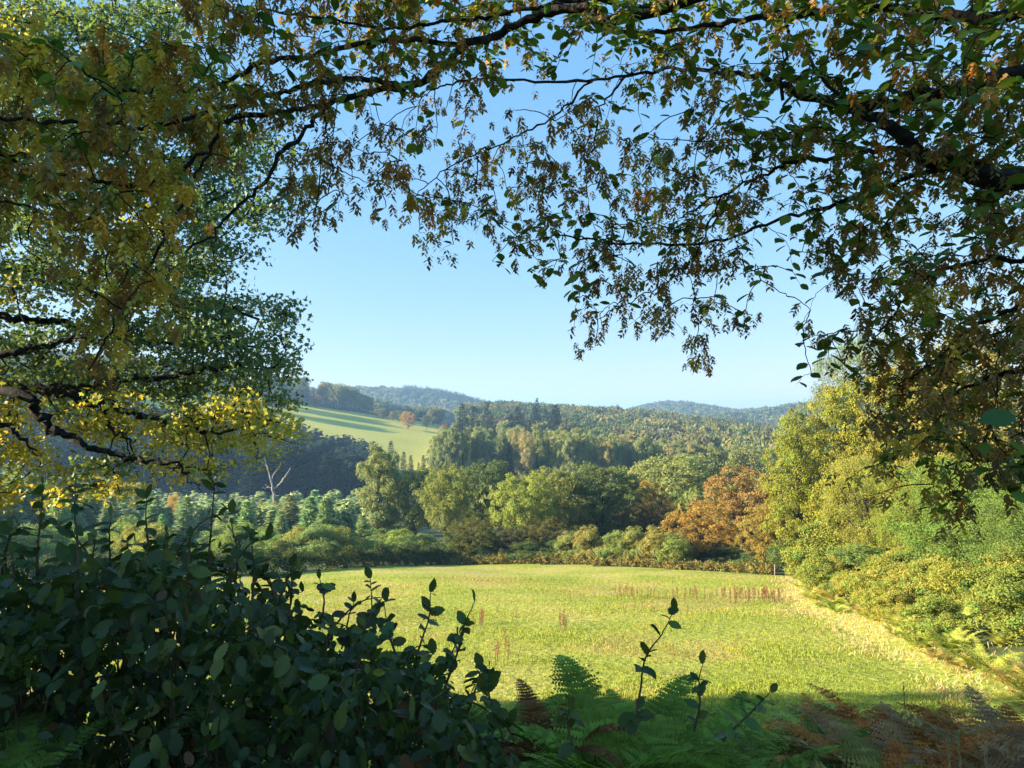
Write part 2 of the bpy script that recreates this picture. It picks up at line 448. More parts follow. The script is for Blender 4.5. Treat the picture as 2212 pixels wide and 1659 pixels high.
# ------------------------------------------------------------ trees beyond the meadow
YG, OL, DG, GG = (.17, .20, .035), (.15, .165, .05), (.08, .11, .04), (.14, .17, .065)
BR, OR, YE, SG = (.26, .14, .04), (.36, .17, .03), (.34, .24, .04), (.17, .20, .085)
T = [
 ('tall', 818, 963, 95, 126, SG, 'tall slender ivy-clad tree rising above the hedge, left of the rounded pale trees'),
 ('round2', 898, 1015, 125, 128, GG, 'grey-green rounded tree just right of the tall slender ivy-clad tree'),
 ('round', 962, 1008, 120, 121, (.16,.18,.05), 'yellow-olive rounded tree in front of the dark tree, right of the grey-green one'),
 ('round2', 1048, 998, 150, 142, DG, 'dark green tree in the gap left of the bright green oak'),
 ('round', 1128, 1022, 140, 112, (.175,.205,.045), 'bright green oak with a sunlit left side, middle of the meadow edge'),
 ('round2', 1198, 1012, 150, 121, OL, 'olive tree touching the right side of the bright green oak'),
 ('round', 1302, 1003, 180, 124, (.09,.12,.042), 'large dark green tree between the olive tree and the golden crown'),
 ('beech', 1408, 1042, 90, 127, (.45,.26,.03), 'small golden-topped tree over the dark thicket'),
 ('round2', 1445, 985, 230, 176, (.18,.20,.06), 'broad yellow-green tree behind the golden-topped one'),
 ('round', 1570, 968, 210, 190, (.13,.145,.06), 'dull green-brown tree behind the orange beeches'),
 ('beech', 1404, 1075, 150, 118, (.12,.10,.035), 'dark brownish tree under the golden-topped one'),
 ('beech', 1512, 1082, 165, 93, (.44,.29,.07), 'orange-brown beech with fanned sprays at the meadow edge'),
 ('beech', 1600, 1012, 190, 108, (.38,.25,.08), 'tall russet-brown beech behind the orange beech'),
 ('beech', 1652, 1090, 130, 84, (.38,.29,.07), 'low yellow-brown beech whose branches reach the meadow grass'),
 ('beech', 1020, 1118, 120, 103, (.15,.155,.035), 'low yellow-green rounded tree at the foot of the dark tree'),
 ('beech', 1100, 1138, 110, 102, (.12,.12,.05), 'greyish bush below the bright green oak'),
 ('beech', 1172, 1125, 120, 103, (.16,.15,.045), 'yellowish bush below the olive tree'),
 ('lime', 1728, 885, 175, 80, (.29,.31,.045), 'yellow-green tree forming the left shoulder of the tall sunlit stand'),
 ('lime', 1822, 818, 215, 78, (.31,.32,.045), 'tallest yellow-green tree of the sunlit stand'),
 ('lime', 1950, 785, 290, 74, (.30,.28,.05), 'olive-yellow tree right of the tallest yellow-green one'),
 ('willow', 1875, 735, 270, 98, (.20,.26,.12), 'pale silvery green tree rising behind the tallest yellow-green one'),
 ('lime', 2110, 720, 380, 68, (.30,.26,.06), 'brownish tree behind the hanging branches at the right edge'),
 ('willow', 1868, 985, 200, 63, (.34,.34,.07), 'pale yellow rounded bush in front of the sunlit stand'),
 ('willow', 1985, 1000, 230, 55, (.27,.32,.055), 'yellow-green bush right of the pale yellow rounded bush'),
 ('willow', 2105, 985, 320, 46, (.20,.30,.06), 'feathery bright green bush at the right of the meadow'),
 ('willow', 2230, 1060, 260, 38, (.18,.26,.06), 'green bush cut by the right edge of the view'),
 ('hazel', 1760, 1120, 150, 66, (.15,.165,.03), 'leafy green bush at the foot of the yellow-green stand'),
 ('hazel', 1870, 1180, 170, 57, (.10,.14,.035), 'bluish green bramble thicket below the pale yellow bush'),
 ('hazel', 1990, 1190, 200, 47, (.11,.15,.035), 'dense green thicket above the bracken slope'),
]
for t_ in T: tree(*t_)
for i, (px, pt) in enumerate([(1232, 1150), (1275, 1138), (1322, 1148), (1368, 1140), (1412, 1136), (1452, 1150)]):
    tree('hazel', px, pt, 74 + 6 * (i % 3), 97 - i * 1.6, [(.16,.17,.05), (.19,.17,.05), (.15,.18,.05)][i % 3], 'young hazel bush with reddish tips in the row along the meadow edge', 'bush', 'hazel_bush', 'hazel row along the meadow edge')
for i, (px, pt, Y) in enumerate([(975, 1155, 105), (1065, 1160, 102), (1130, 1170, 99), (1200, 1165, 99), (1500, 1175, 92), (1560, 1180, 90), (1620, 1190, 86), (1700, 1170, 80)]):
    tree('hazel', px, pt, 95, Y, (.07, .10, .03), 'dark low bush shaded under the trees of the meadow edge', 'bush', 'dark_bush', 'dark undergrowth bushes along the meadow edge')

# mixed young wood behind the hedge, left
for i in range(44):
    px = random.uniform(-260, 960); Y = random.uniform(100, 122) - (8 if px < 400 else 0)
    pt = random.uniform(1128, 1178) - (15 if px < 300 else 0)
    c_ = random.choice([(.17,.21,.05), (.14,.18,.05), (.2,.2,.05), (.13,.17,.06), (.15,.2,.06)])
    tree('hazel', px, pt, random.uniform(65, 110), Y, c_, 'young broadleaf tree in the mixed planting behind the hedge', 'tree', 'young_tree', 'young broadleaf trees behind the hedge')
for px, pt, wp, Y, c_, lb in [(285, 1040, 110, 190, (.2,.2,.07), 'rounded yellow-green tree standing among the young conifers'),
                            (378, 1068, 30, 180, (.34,.24,.06), 'small orange tree among the young conifers'),
                            (590, 1088, 80, 150, (.2,.22,.06), 'yellow-green tree at the foot of the dead tree'),
                            (225, 1050, 90, 200, (.16,.12,.08), 'brownish leafless-looking tree left of the rounded yellow-green one')]:
    tree('round', px, pt, wp, Y, c_, lb)
def conif(kind, px, ptop, Y, col, label, group, wf=1.0):
    H0, W0, me = PC[kind]
    x, y = frame_xy(px, Y); gz = float(ground_z(x, y)); H = top_z(ptop, Y) - gz
    o = link('conifer', me, None, (x, y, gz)); s = H / H0
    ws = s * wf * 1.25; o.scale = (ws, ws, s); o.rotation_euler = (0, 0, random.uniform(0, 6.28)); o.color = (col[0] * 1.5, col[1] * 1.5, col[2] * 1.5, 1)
    tag(o, label, 'conifer', group); return o
for i in range(165):
    Y = random.uniform(112, 225); px = random.uniform(-300, 800)
    line = np.interp(px, [-300, 60, 250, 450, 700, 800], [1000, 1015, 1060, 1072, 1065, 1090])
    pt = line + random.uniform(-8, 40) + (215 - Y) * .12
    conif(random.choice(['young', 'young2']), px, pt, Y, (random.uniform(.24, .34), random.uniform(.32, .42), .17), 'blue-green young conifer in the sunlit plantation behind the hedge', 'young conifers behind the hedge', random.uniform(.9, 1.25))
# dark plantation across the valley
for i in range(84):
    px = random.uniform(-250, 815); Y = 290 + 130 * (i / 84)
    line = np.interp(px, [-350, 200, 400, 560, 600, 713, 794, 815], [860, 880, 890, 905, 926, 955, 1003, 1010])
    pt = line + random.uniform(0, 24) + (420 - Y) * .16
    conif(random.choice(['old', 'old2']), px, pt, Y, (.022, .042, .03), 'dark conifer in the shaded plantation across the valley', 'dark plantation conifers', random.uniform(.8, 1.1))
for i, (px, pt) in enumerate([(845, 945), (873, 968), (888, 975), (915, 975), (930, 978), (822, 985), (950, 990), (860, 985), (905, 990), (800, 995)]):
    conif('old', px, pt + 10, 300 + i * 5, (.05, .075, .04), 'pointed dark spruce standing below the pale hill field', 'spruces below the hill field', .8)
# wood across the valley, front wall
for i in range(110):
    px = 945 + 760 * random.random(); Y = random.uniform(285, 330)
    line = np.interp(px, [940, 980, 1250, 1500, 1700], [935, 912, 925, 955, 965])
    pt = line + random.uniform(0, 22)
    if random.random() < .17:
        conif('old2', px, pt + 25, Y - 8, (.06, .085, .04), 'dark conifer among the broadleaf trees of the wood edge across the valley', 'conifers of the wood edge across the valley', .8)
    else:
        tree('tall', px, pt, random.uniform(42, 64), Y, random.choice([(.19,.21,.08), (.16,.19,.075), (.22,.2,.09), (.15,.18,.085)]), 'tall slender broadleaf tree in the wood edge across the valley', 'tree', 'wood_edge_tree', 'tall trees of the wood edge across the valley')
for i in range(18):
    px = random.uniform(985, 1235); Y = random.uniform(430, 520)
    conif('old', px, random.uniform(872, 908), Y, (.045, .065, .045), 'dark conifer rising above the wood on the skyline', 'dark skyline conifers above the wood', 1.0)
conif('old', 1160, 862, 520, (.04, .06, .045), 'single pointed conifer standing highest on the wooded skyline', None, .7)
tree('beech', 958, 915, 26, 470, (.36, .17, .06), 'narrow orange tree at the lower corner of the hill field')
# trees round the hill field
tree('beech', 882, 889, 38, 640, (.5, .32, .05), 'golden rounded tree alone on the hill field')
tree('round', 922, 897, 24, 655, (.06, .08, .04), 'small dark round tree right of the golden tree')
for i in range(26):
    px = random.uniform(540, 795); Y = random.uniform(690, 740)
    line = np.interp(px, [540, 620, 700, 760, 795], [812, 813, 822, 838, 862])
    tree('round' if i % 2 else 'round2', px, line + random.uniform(-2, 8), random.uniform(34, 50), Y, random.choice([(.16,.17,.07), (.12,.14,.06), (.2,.17,.08)]), 'broadleaf tree in the wood along the top of the hill field', 'tree', 'hilltop_tree', 'hilltop wood above the field')
tree('beech', 683, 851, 30, 682, (.34, .17, .08), 'small pinkish orange tree in front of the hilltop wood', sink=1)
for i in range(30):
    px = 795 + 165 * random.random(); Y = random.uniform(670, 760)
    pt = np.interp(px, [795, 870, 960], [880, 884, 884]) + random.uniform(-6, 8)
    tree('round2', px, pt, random.uniform(18, 32), Y, random.choice([(.12,.14,.06), (.09,.11,.05), (.14,.13,.07)]), 'small tree in the hedge line at the far end of the hill field', 'tree', 'hedgerow_tree', 'hedge line trees behind the hill field', sink=1)

# ------------------------------------------------------------ forest masses
def puff(seed, n, size):
    g = np.random.default_rng(seed)
    d = rdir(n, g); d[:, 2] = np.abs(d[:, 2]) * 1.05 - .18; d = nrm(d)
    d = nrm(d + .35 * np.sin(d * 7 + seed))
    P = d * np.array([.5, .5, .36]) * (g.uniform(.8, 1.02, (n, 1)) + .1 * np.sin(d[:, :1] * 9 + seed) * np.sin(d[:, 1:2] * 8)) + [0, 0, .6]
    mb = MB(); scatter(mb, KITE, P, rdir(n, g), nrm(d + rdir(n, g) * .35), size * g.uniform(.7, 1.3, n), 1.5)
    return np.concatenate(mb.V), np.concatenate(mb.F)
PUFF = [puff(30 + i, 420, .095) for i in range(3)]
PUFFS = [puff(40 + i, 110, .2) for i in range(3)]
def cone(seed, n):
    g = np.random.default_rng(seed); t = g.random(n) ** .7; a = g.uniform(0, 6.28, n)
    P = np.stack([np.cos(a) * .34 * t, np.sin(a) * .34 * t, 1.5 * (1 - t) + .1], 1)
    D = np.stack([np.cos(a), np.sin(a), -.2 + 0 * a], 1)
    mb = MB(); scatter(mb, KITE, P, D, np.array([[0, 0, 1.]] * n) + g.normal(size=(n, 3)) * .3, .28)
    return np.concatenate(mb.V), np.concatenate(mb.F)
CONE = [cone(50, 60)]
CONE3 = [cone(51, 260), cone(52, 260)]
def forest(name, label, pts, widths, heights, protos, cols):
    mb = MB(); n = len(pts); which = rng.integers(0, len(protos), n); ang = rng.uniform(0, 6.28, n)
    for k, (tv, tf) in enumerate(protos):
        s = np.where(which == k)[0]
        if not len(s): continue
        ca, sa = np.cos(ang[s])[:, None], np.sin(ang[s])[:, None]
        X = tv[None, :, 0] * ca - tv[None, :, 1] * sa; Y = tv[None, :, 0] * sa + tv[None, :, 1] * ca
        V = np.stack([X * widths[s, None], Y * widths[s, None], tv[None, :, 2] * heights[s, None]], -1) + pts[s][:, None]
        Fc = tf[None] + (np.arange(len(s)) * len(tv))[:, None, None]
        per = rng.uniform(.88, 1.12, (len(s), len(tv) // 4)).repeat(4, axis=1)[..., None]
        mb.add(V.reshape(-1, 3), Fc.reshape(-1, 3), (cols[s][:, None, :] * per).reshape(-1, 3))
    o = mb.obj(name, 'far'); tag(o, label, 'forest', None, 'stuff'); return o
def wedge(n, u0, u1, y0, y1, gap=None):
    """area-uniform random points of a sector"""
    y = np.sqrt(rng.uniform(y0 ** 2, y1 ** 2, n)); u = rng.uniform(u0, u1, n)
    return u * y, y
FC = np.array([(.12,.155,.055), (.10,.125,.055), (.14,.14,.06), (.085,.11,.05), (.16,.17,.06), (.13,.11,.06)])
def fcols(n): return 1.2 * FC[rng.integers(0, len(FC), n)] * rng.uniform(.8, 1.15, (n, 1))
x_, y_ = wedge(3000, -.07, .52, 325, 960)
x_ -= 0; k_ = (x_ > -52) | (y_ > 730)
x_, y_ = x_[k_], y_[k_]
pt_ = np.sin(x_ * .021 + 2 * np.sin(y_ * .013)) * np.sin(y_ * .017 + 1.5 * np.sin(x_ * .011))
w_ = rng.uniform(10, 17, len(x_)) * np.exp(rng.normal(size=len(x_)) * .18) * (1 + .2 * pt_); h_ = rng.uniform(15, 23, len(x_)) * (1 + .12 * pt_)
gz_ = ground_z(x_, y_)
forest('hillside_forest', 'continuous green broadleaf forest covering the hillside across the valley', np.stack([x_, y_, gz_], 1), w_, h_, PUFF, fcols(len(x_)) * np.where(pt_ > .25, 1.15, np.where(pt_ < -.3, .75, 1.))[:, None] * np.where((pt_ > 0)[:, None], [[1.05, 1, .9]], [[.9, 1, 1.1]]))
x_, y_ = wedge(9500, -.6, .75, 1000, 2350)
w_ = rng.uniform(13, 22, len(x_)); h_ = rng.uniform(15, 22, len(x_))
forest('distant_forest', 'hazy blue-green forest on the distant hills', np.stack([x_, y_, ground_z(x_, y_)], 1), w_, h_, PUFFS, fcols(len(x_)) * .9)
x_, y_ = wedge(650, -.85, -.18, 300, 430)
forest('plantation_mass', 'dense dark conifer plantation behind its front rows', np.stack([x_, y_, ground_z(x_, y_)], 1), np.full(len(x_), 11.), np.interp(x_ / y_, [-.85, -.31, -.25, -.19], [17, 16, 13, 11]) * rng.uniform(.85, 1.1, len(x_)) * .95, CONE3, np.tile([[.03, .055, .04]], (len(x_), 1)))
x_, y_ = wedge(420, -.9, -.19, 135, 275)
forest('young_plantation', 'dense young blue-green conifers filling the valley bottom behind the hedge', np.stack([x_, y_, ground_z(x_, y_)], 1), rng.uniform(5.5, 8, len(x_)), rng.uniform(4.2, 6, len(x_)), CONE3, np.tile([[.34, .42, .19]], (len(x_), 1)) * rng.uniform(.8, 1.15, (len(x_), 1)))
# conifer belt down the right shoulder of the distant hill
px_ = rng.uniform(870, 1045, 420); Yd = rng.uniform(1560, 1760, 420); x_ = (px_ - 1106) / F * Yd
forest('conifer_belt', 'dark jagged conifer belt along the crest of the distant hill', np.stack([x_, Yd, ground_z(x_, Yd)], 1), np.full(420, 13.), rng.uniform(12, 17, 420), CONE, np.tile([[.05, .07, .05]], (420, 1)))
# wooded hill behind the plantation, left
x_, y_ = wedge(1500, -1.05, -.31, 430, 950); k_ = ~in_field(x_, y_) | ((x_ < -.318 * y_) & (y_ > 585) & (np.sin(y_ * .16) > -.5)); x_, y_ = x_[k_], y_[k_]
forest('left_hill_forest', 'wooded hillside seen through the oak above the dark plantation', np.stack([x_, y_, ground_z(x_, y_)], 1), rng.uniform(9, 14, len(x_)), rng.uniform(14, 20, len(x_)), PUFF, fcols(len(x_)) * .8)
# valley bottom wood, behind the meadow trees
x_, y_ = wedge(650, -.12, .75, 130, 300); k_ = (x_ > -5) ; x_, y_ = x_[k_], y_[k_]
forest('valley_wood', 'dense wood filling the valley bottom behind the meadow trees', np.stack([x_, y_, ground_z(x_, y_)], 1), rng.uniform(8, 12, len(x_)), rng.uniform(9, 13, len(x_)), PUFF, np.array([[.16, .19, .05]]) * rng.uniform(.8, 1.2, (len(x_), 1)))

# ------------------------------------------------------------ dead tree
def poly(Y, pts): return [tuple(at(a, b, Y)) for a, b in pts]
dY = 172; dx, dy = frame_xy(592, dY)
dt = empty('dead_tree', (dx, dy, float(ground_z(dx, dy)))); tag(dt, 'bleached dead tree with forked bare branches before the dark plantation', 'dead tree')
mb = MB()
base = np.array(dt.location)
def dl(pts, r0, r1, m):
    L_ = smooth_line(np.array(poly(dY, pts)) - base, 4, .07); tube(m, L_, np.linspace(r0, r1, len(L_)), 5)
dl([(593, 1160), (592, 1100), (591, 1068), (588, 1052)], .36, .26, mb); mb.obj('trunk', 'dead', dt)
for pts, r0 in [([(589, 1055), (583, 1030), (576, 1008), (571, 985)], .34), ([(586, 1040), (590, 1026), (600, 1014), (607, 1000)], .2), ([(590, 1058), (604, 1046), (616, 1030), (628, 1010)], .3),
                ([(588, 1054), (579, 1052), (573, 1046)], .18), ([(606, 1044), (610, 1034), (622, 1026)], .14), ([(576, 1008), (569, 1000), (566, 994)], .12), ([(579, 1052), (572, 1056), (568, 1052)], .1)]:
    mb = MB(); dl(pts, r0 * .72, .05, mb); mb.obj('branch', 'dead', dt)

# ------------------------------------------------------------ hedges, edge vegetation, posts
def hedge(name, label, line, width, height, n, leaf, col, cat='hedge', stuff=None):
    line = np.array(line, float); L_ = smooth_line(np.c_[line, np.zeros(len(line))], 10)[:, :2]
    seg = rng.integers(0, len(L_) - 1, n // 20); f = rng.random(len(seg))[:, None]
    c0 = L_[seg] * (1 - f) + L_[seg + 1] * f
    th = rng.uniform(0, math.pi, len(seg)); rr = rng.uniform(.7, 1.05, len(seg))
    c = np.c_[c0, np.zeros(len(seg))]; tan = nrm(np.c_[L_[seg + 1] - L_[seg], np.zeros(len(seg))]); side = np.c_[-tan[:, 1], tan[:, 0], np.zeros(len(seg))]
    hh = height * (1 + .22 * np.sin(c0[:, 0] * 1.3 + c0[:, 1]) + .12 * np.sin(c0[:, 0] * 3.7))
    c = c + side * (np.cos(th) * width * .5 * rr)[:, None]; c[:, 2] = ground_z(c[:, 0], c[:, 1]) + np.sin(th) ** .7 * hh * rr
    out = nrm(side * np.cos(th)[:, None] + np.array([0, 0, 1.]) * np.sin(th)[:, None])
    k = np.repeat(np.arange(len(c)), 20)
    P = c[k] + rng.normal(size=(len(k), 3)) * .16; N = nrm(out[k] + rdir(len(k)) * .9)
    cl = vary(col, len(c), .2, .12)[k] * vary((1, 1, 1), len(k), .2, .05)
    b0 = np.array([c0[0, 0], c0[0, 1], float(ground_z(*c0[0]))])
    mb = MB(); scatter(mb, KITE, P - b0, rdir(len(k)), N, leaf * rng.uniform(.7, 1.3, len(k)), 1, cl)
    o = mb.obj(name, 'far', loc=tuple(b0)); tag(o, label, cat); return o
hedge('hedge', 'long low trimmed hedge shaded on the meadow side, far left of the meadow', [(-75, 62), (-50, 70), (-28, 81), (-16, 93), (-8, 99)], 2.4, 2.0, 60000, .2, (.09, .12, .04))
hedge('bracken_margin', 'yellow-brown low bracken margin where the meadow meets the trees', [(-9, 98), (0, 97.5), (8, 95), (18, 88), (28, 79)], 2.2, .8, 22000, .22, (.24, .21, .06), 'undergrowth')

for i, (px, Y) in enumerate([(1668, 78), (1700, 77), (1738, 76), (1752, 75.5)]):
    x, y = frame_xy(px, Y); mb = MB()
    tube(mb, [(0, 0, -.3), (.01, 0, .6), (0, .01, 1.15), (0, 0, 1.2)], [.06, .06, .055, .02], 8)
    o = mb.obj('fence_post', 'post', loc=(x, y, float(ground_z(x, y)))); tag(o, 'thin weathered fence post at the shaded foot of the beeches', 'fence post', 'fence posts at the meadow corner')

# ------------------------------------------------------------ grass
def patch_noise(x, y):
    return (np.sin(x * .31 + 1.3 * np.sin(y * .17)) * np.sin(y * .23 + 1.1 * np.sin(x * .19 + 2)) + .5 * np.sin(x * .9 + y * .4) * np.sin(y * 1.1 - x * .3))
def grass(name, label, x, y, h, wd, cols, lean=.35):
    n = len(x); P = np.stack([x, y, ground_z(x, y) - .02], 1)
    D = nrm(np.c_[rng.normal(size=(n, 2)) * lean, np.ones(n)]); N = rdir(n)
    tv = np.array([[-.5, 0, 0], [.5, 0, 0], [.25, .6, .08], [0, 1, .3]]); tf = np.array([[0, 1, 2], [0, 2, 3]])
    mb = MB(); scatter(mb, (tv, tf), P, D, N, h, wd / h, cols)
    o = mb.obj(name, 'grass'); tag(o, label, 'grass', None, 'stuff'); return o
y = 13 * np.exp(rng.random(330000) * math.log(75 / 13)); u = rng.uniform(-.98, .62, len(y)); x = u * y
# gather blades in tussocks
cxn = rng.normal(size=len(x)) * .05
k = in_meadow(x + .5, y + .5) & (x < meadow_right(y) - .3); x, y = x[k], y[k]
pn = patch_noise(x, y)[:, None]
colg = np.where(pn > .55, np.array([[.42, .32, .11]]), np.where(pn > .15, np.array([[.42, .38, .07]]), np.array([[.33, .37, .045]])))
colg = colg * vary((1, 1, 1), len(x), .2, .08)
hg = (.10 + .10 * rng.random(len(x))) * (1 + .4 * patch_noise(y * 1.7, x * 1.7)) * np.interp(y, [13, 75], [1, 1.3])
grass('meadow_grass', 'short yellow-green grass growing over the sunny meadow', x, y, np.clip(hg * .8, .03, .3), np.interp(y, [13, 75], [.009, .032]), colg)
y = rng.uniform(24, 74, 8000); xb = meadow_right(y); x = xb + rng.normal(size=len(y)) * np.interp(y, [24, 50], [.8, 1.3]) + .6 + .6 * np.sin(y * .9) + .5 * np.sin(y * .5)
grass('dry_grass', 'strip of pale dry grass along the right side of the meadow', x, y, rng.uniform(.10, .34, len(y)), np.interp(y, [17, 56], [.006, .016]), vary((.46, .36, .17), len(x), .25, .12), .6)
y = rng.uniform(1.5, 14, 60000); x = rng.uniform(-1, 1, len(y)) * (y * .8 + 1)
grass('bank_grass', 'rough green grass on the shaded bank below the shrubs', x, y, rng.uniform(.1, .3, len(y)), .012, vary((.12, .18, .04), len(x), .25, .08))

# reddish dock stalks
g_ = np.random.default_rng(5)
def dock_mesh(seed):
    g = np.random.default_rng(seed); mb = MB()
    tube(mb, smooth_line([(0, 0, -.05), (.01, 0, .35), (.03, .01, .8)], 3), np.linspace(.014, .006, 7), 4, 1)
    n = 110; z = g.uniform(.28, .88, n); a = g.uniform(0, 6.28, n); r = .035 * (1 - (z - .28) * .9)
    P = np.stack([np.cos(a) * r + .02, np.sin(a) * r, z], 1)
    scatter(mb, KITE, P, np.stack([np.cos(a), np.sin(a), .9 + 0 * a], 1), rdir(n, g), .05, 1, vary((.34, .19, .09), n, .25, .1, g))
    return mb.mesh('dock', ['grass', 'stem'])
docks = [dock_mesh(60 + i) for i in range(3)]
spots = [(random.uniform(1560, 1690), random.uniform(1290, 1305), 1) for _ in range(46)] + [(random.uniform(1330, 1560), random.uniform(1285, 1303), .8) for _ in range(48)] + \
        [(random.gauss(1045, 12), random.uniform(1345, 1365), 1.0) for _ in range(7)] + [(random.gauss(1215, 10), random.uniform(1345, 1365), .9) for _ in range(6)] + \
        [(random.uniform(1070, 1100), random.uniform(1395, 1440), .9) for _ in range(6)] + [(random.uniform(1000, 1700), random.uniform(1290, 1420), .6) for _ in range(14)]
for px, py, s in spots:
    # solve the distance at which this view ray meets the meadow
    Y = 60.0
    for _ in range(12):
        d_ = at(px, py, 1.0); Y = float(ground_z(d_[0] * Y, Y)) / float(d_[2])
    x, y = frame_xy(px, Y); x = d_[0] * Y
    o = link('dock_plant', random.choice(docks), None, (x, Y, float(ground_z(x, Y)))); o.scale = (s * 1.2, s * 1.2, s * random.uniform(.8, 1.2)); o.rotation_euler = (0, 0, random.uniform(0, 6))
    tag(o, 'thin reddish brown dock stalk standing in the meadow grass', 'dock plant', 'dock stalks in the meadow')

# ------------------------------------------------------------ bracken
fat = 1.0
def frond(mb, g, base, a, L, W, rise, pairs, pin, col, droop=.6):
    """arching triangular frond made of pinnae with pinnules"""
    ts = np.linspace(0, 1, 12)
    h = np.array([math.cos(a), math.sin(a), 0]); side = np.array([-h[1], h[0], 0])
    ax = np.array(base) + h * (L * (ts * .75 + .12 * ts ** 2))[:, None] + np.array([0, 0, 1.]) * (L * (rise * ts - droop * ts ** 2))[:, None]
    tube(mb, ax, np.linspace(.004, .001, 12) * (L / .8) + .0006, 4, 0, np.array(col) * [1.2, 1.0, .8])
    tan = nrm(np.gradient(ax, axis=0))
    P, D, N, S_, TN = [], [], [], [], []
    for i in range(pairs):
        t = .22 + .76 * i / (pairs - 1)
        f = t * 11; k0 = min(int(f), 10); p = ax[k0] + (ax[k0 + 1] - ax[k0]) * (f - k0); tg = tan[k0]
        up = nrm(np.cross(side, tg)); up = up if up[2] > 0 else -up
        pl = W * .5 * (1.02 - t) ** .75 * g.uniform(.9, 1.08)
        tone_ = math.exp(g.normal() * .22)
        for sg in (-1, 1):
            pd = nrm(side * sg * 1.0 + tg * .38 + up * g.uniform(-.12, .18))
            m = max(3, int(pin * (1.05 - t) ** .6))
            for j in range(m):
                r_ = (j + .6) / m
                q_ = p + pd * pl * r_ - np.array([0, 0, 1.]) * pl * .14 * r_ ** 2
                sl_ = pl / m * 1.9 * (1.15 - r_ * .8) + .004
                for s2 in (-1, 1):
                    P.append(q_); D.append(nrm(np.cross(up, pd) * s2 + pd * .35)); N.append(up + g.normal(size=3) * .12); S_.append(sl_ * fat); TN.append(tone_)
            P.append(p + pd * pl); D.append(pd); N.append(up); S_.append(pl / m * 1.3); TN.append(tone_)
    n = len(P)
    scatter(mb, KITE, np.array(P), np.array(D), np.array(N), np.array(S_), .62 * fat, vary(col, n, .2, .07, g) * np.array(TN)[:, None])
def fern_mesh(seed, nf, L, W, pairs, pin, up_=1.0):
    g = np.random.default_rng(seed); mb = MB()
    for i in range(nf):
        a = 6.283 * i / nf + g.uniform(-.4, .4)
        c = np.array((1, 1, 1)) * g.uniform(.8, 1.2) * np.array([g.uniform(.85, 1.2), 1, g.uniform(.8, 1.1)])
        frond(mb, g, (g.normal() * .04, g.normal() * .04, 0), a, L * g.uniform(.8, 1.15), W * g.uniform(.85, 1.1), g.uniform(.85, 1.35) * up_, pairs, pin, c, g.uniform(.5, .85) * (.4 + .6 * up_))
    return mb.mesh('fern_fronds', 'fern')
fat = 1.35
HF = [fern_mesh(70, 7, .95, .55, 18, 12), fern_mesh(71, 6, .9, .5, 18, 12)]
fat = 1.15
MF = [fern_mesh(72, 11, 1.0, .5, 12, 7), fern_mesh(73, 12, 1.1, .5, 12, 7), fern_mesh(74, 13, 1.0, .45, 12, 7)]
def fern(me, x, y, s, col, label, group, z=None, tilt=0):
    o = link('bracken_fern', me, None, (float(x), float(y), float(ground_z(x, y)) if z is None else z)); o.scale = (s, s, s)
    o.rotation_euler = (random.uniform(-.1, .1) + tilt, random.uniform(-.1, .1), random.uniform(0, 6.28)); o.color = (*col, 1)
    tag(o, label, 'fern', group); return o
fat = 1.25
FF = [fern_mesh(75, 11, .8, .42, 16, 9, .75), fern_mesh(76, 12, .75, .42, 16, 9, .7), fern_mesh(77, 12, .8, .38, 15, 9, .85)]
fat = 1.0
# right side slope of the meadow
for i in range(210):
    y = 19 + 58 * random.random() ** 1.2; x = float(meadow_right(y)) + random.uniform(.8, 7.5)
    c_ = random.choice([(.46, .46, .09), (.42, .44, .08), (.36, .42, .08), (.5, .36, .11)])
    fern(random.choice(MF), x, y, random.uniform(.75, 1.3), c_, 'yellow-green bracken on the slope right of the meadow', 'bracken on the slope right of the meadow')
for i in range(46):
    y = 24 + 50 * random.random(); x = float(meadow_right(y)) + random.uniform(2.2, 9)
    H0, W0, cm, tm = PB['hazel']; o = link('scrub_bush', cm, None, (x, y, float(ground_z(x, y)))); s_ = random.uniform(.25, .48)
    o.scale = (s_ * 1.2, s_ * 1.2, s_); o.rotation_euler = (0, 0, random.uniform(0, 6)); o.color = (*random.choice([(.40, .40, .07), (.46, .42, .08), (.33, .37, .07)]), 1)
    tag(o, 'low yellow-green scrub bush on the slope under the right hand trees', 'bush', 'low scrub on the slope right of the meadow')
# rusty bracken, foreground right
for i in range(150):
    y = 3.2 + 5.5 * random.random(); x = y * random.uniform(.30, .82)
    c_ = random.choice([(.60, .21, .05), (.64, .26, .06), (.52, .17, .045), (.34, .27, .07), (.46, .26, .12)])
    if random.random() < .12: c_ = (.16, .2, .04)
    fern(random.choice(FF), x, y, random.uniform(.95, 1.3) * (.72 if y < 5 else 1), c_, 'rusty brown bracken in the shaded foreground, right', 'rusty bracken in the foreground')
# green hero ferns
for px, py, Y, s, lb in [(1320, 1560, 2.6, .9, 'fresh green fern, leftmost of the two in the bottom centre'), (1450, 1590, 2.9, 1.0, 'large fresh green fern with arching fronds, bottom centre right')]:
    p = at(px, py, Y); fern(HF[0 if px < 1400 else 1], p[0], Y, s * .76, (.24, .35, .06), lb, None, z=float(p[2]) - .31)
for px, py, Y, lb, sc in [(600, 1450, 2.5, 'green fern poking out of the dark shrubs near their right side', .36), (70, 1400, 2.1, 'pale green fern at the left edge among dark leaves', .34), (860, 1430, 3.2, 'small fern behind the upright shoots', .36),
                      (110, 1590, 1.9, 'dark fern in the bottom left corner', .34), (340, 1290, 2.6, 'green fern lying across the top of the dark shrubs, left', .34)]:
    p = at(px, py, Y); fern(HF[0], p[0], Y - .2, sc, (.18, .26, .05), lb, None, z=float(p[2]) - .1)
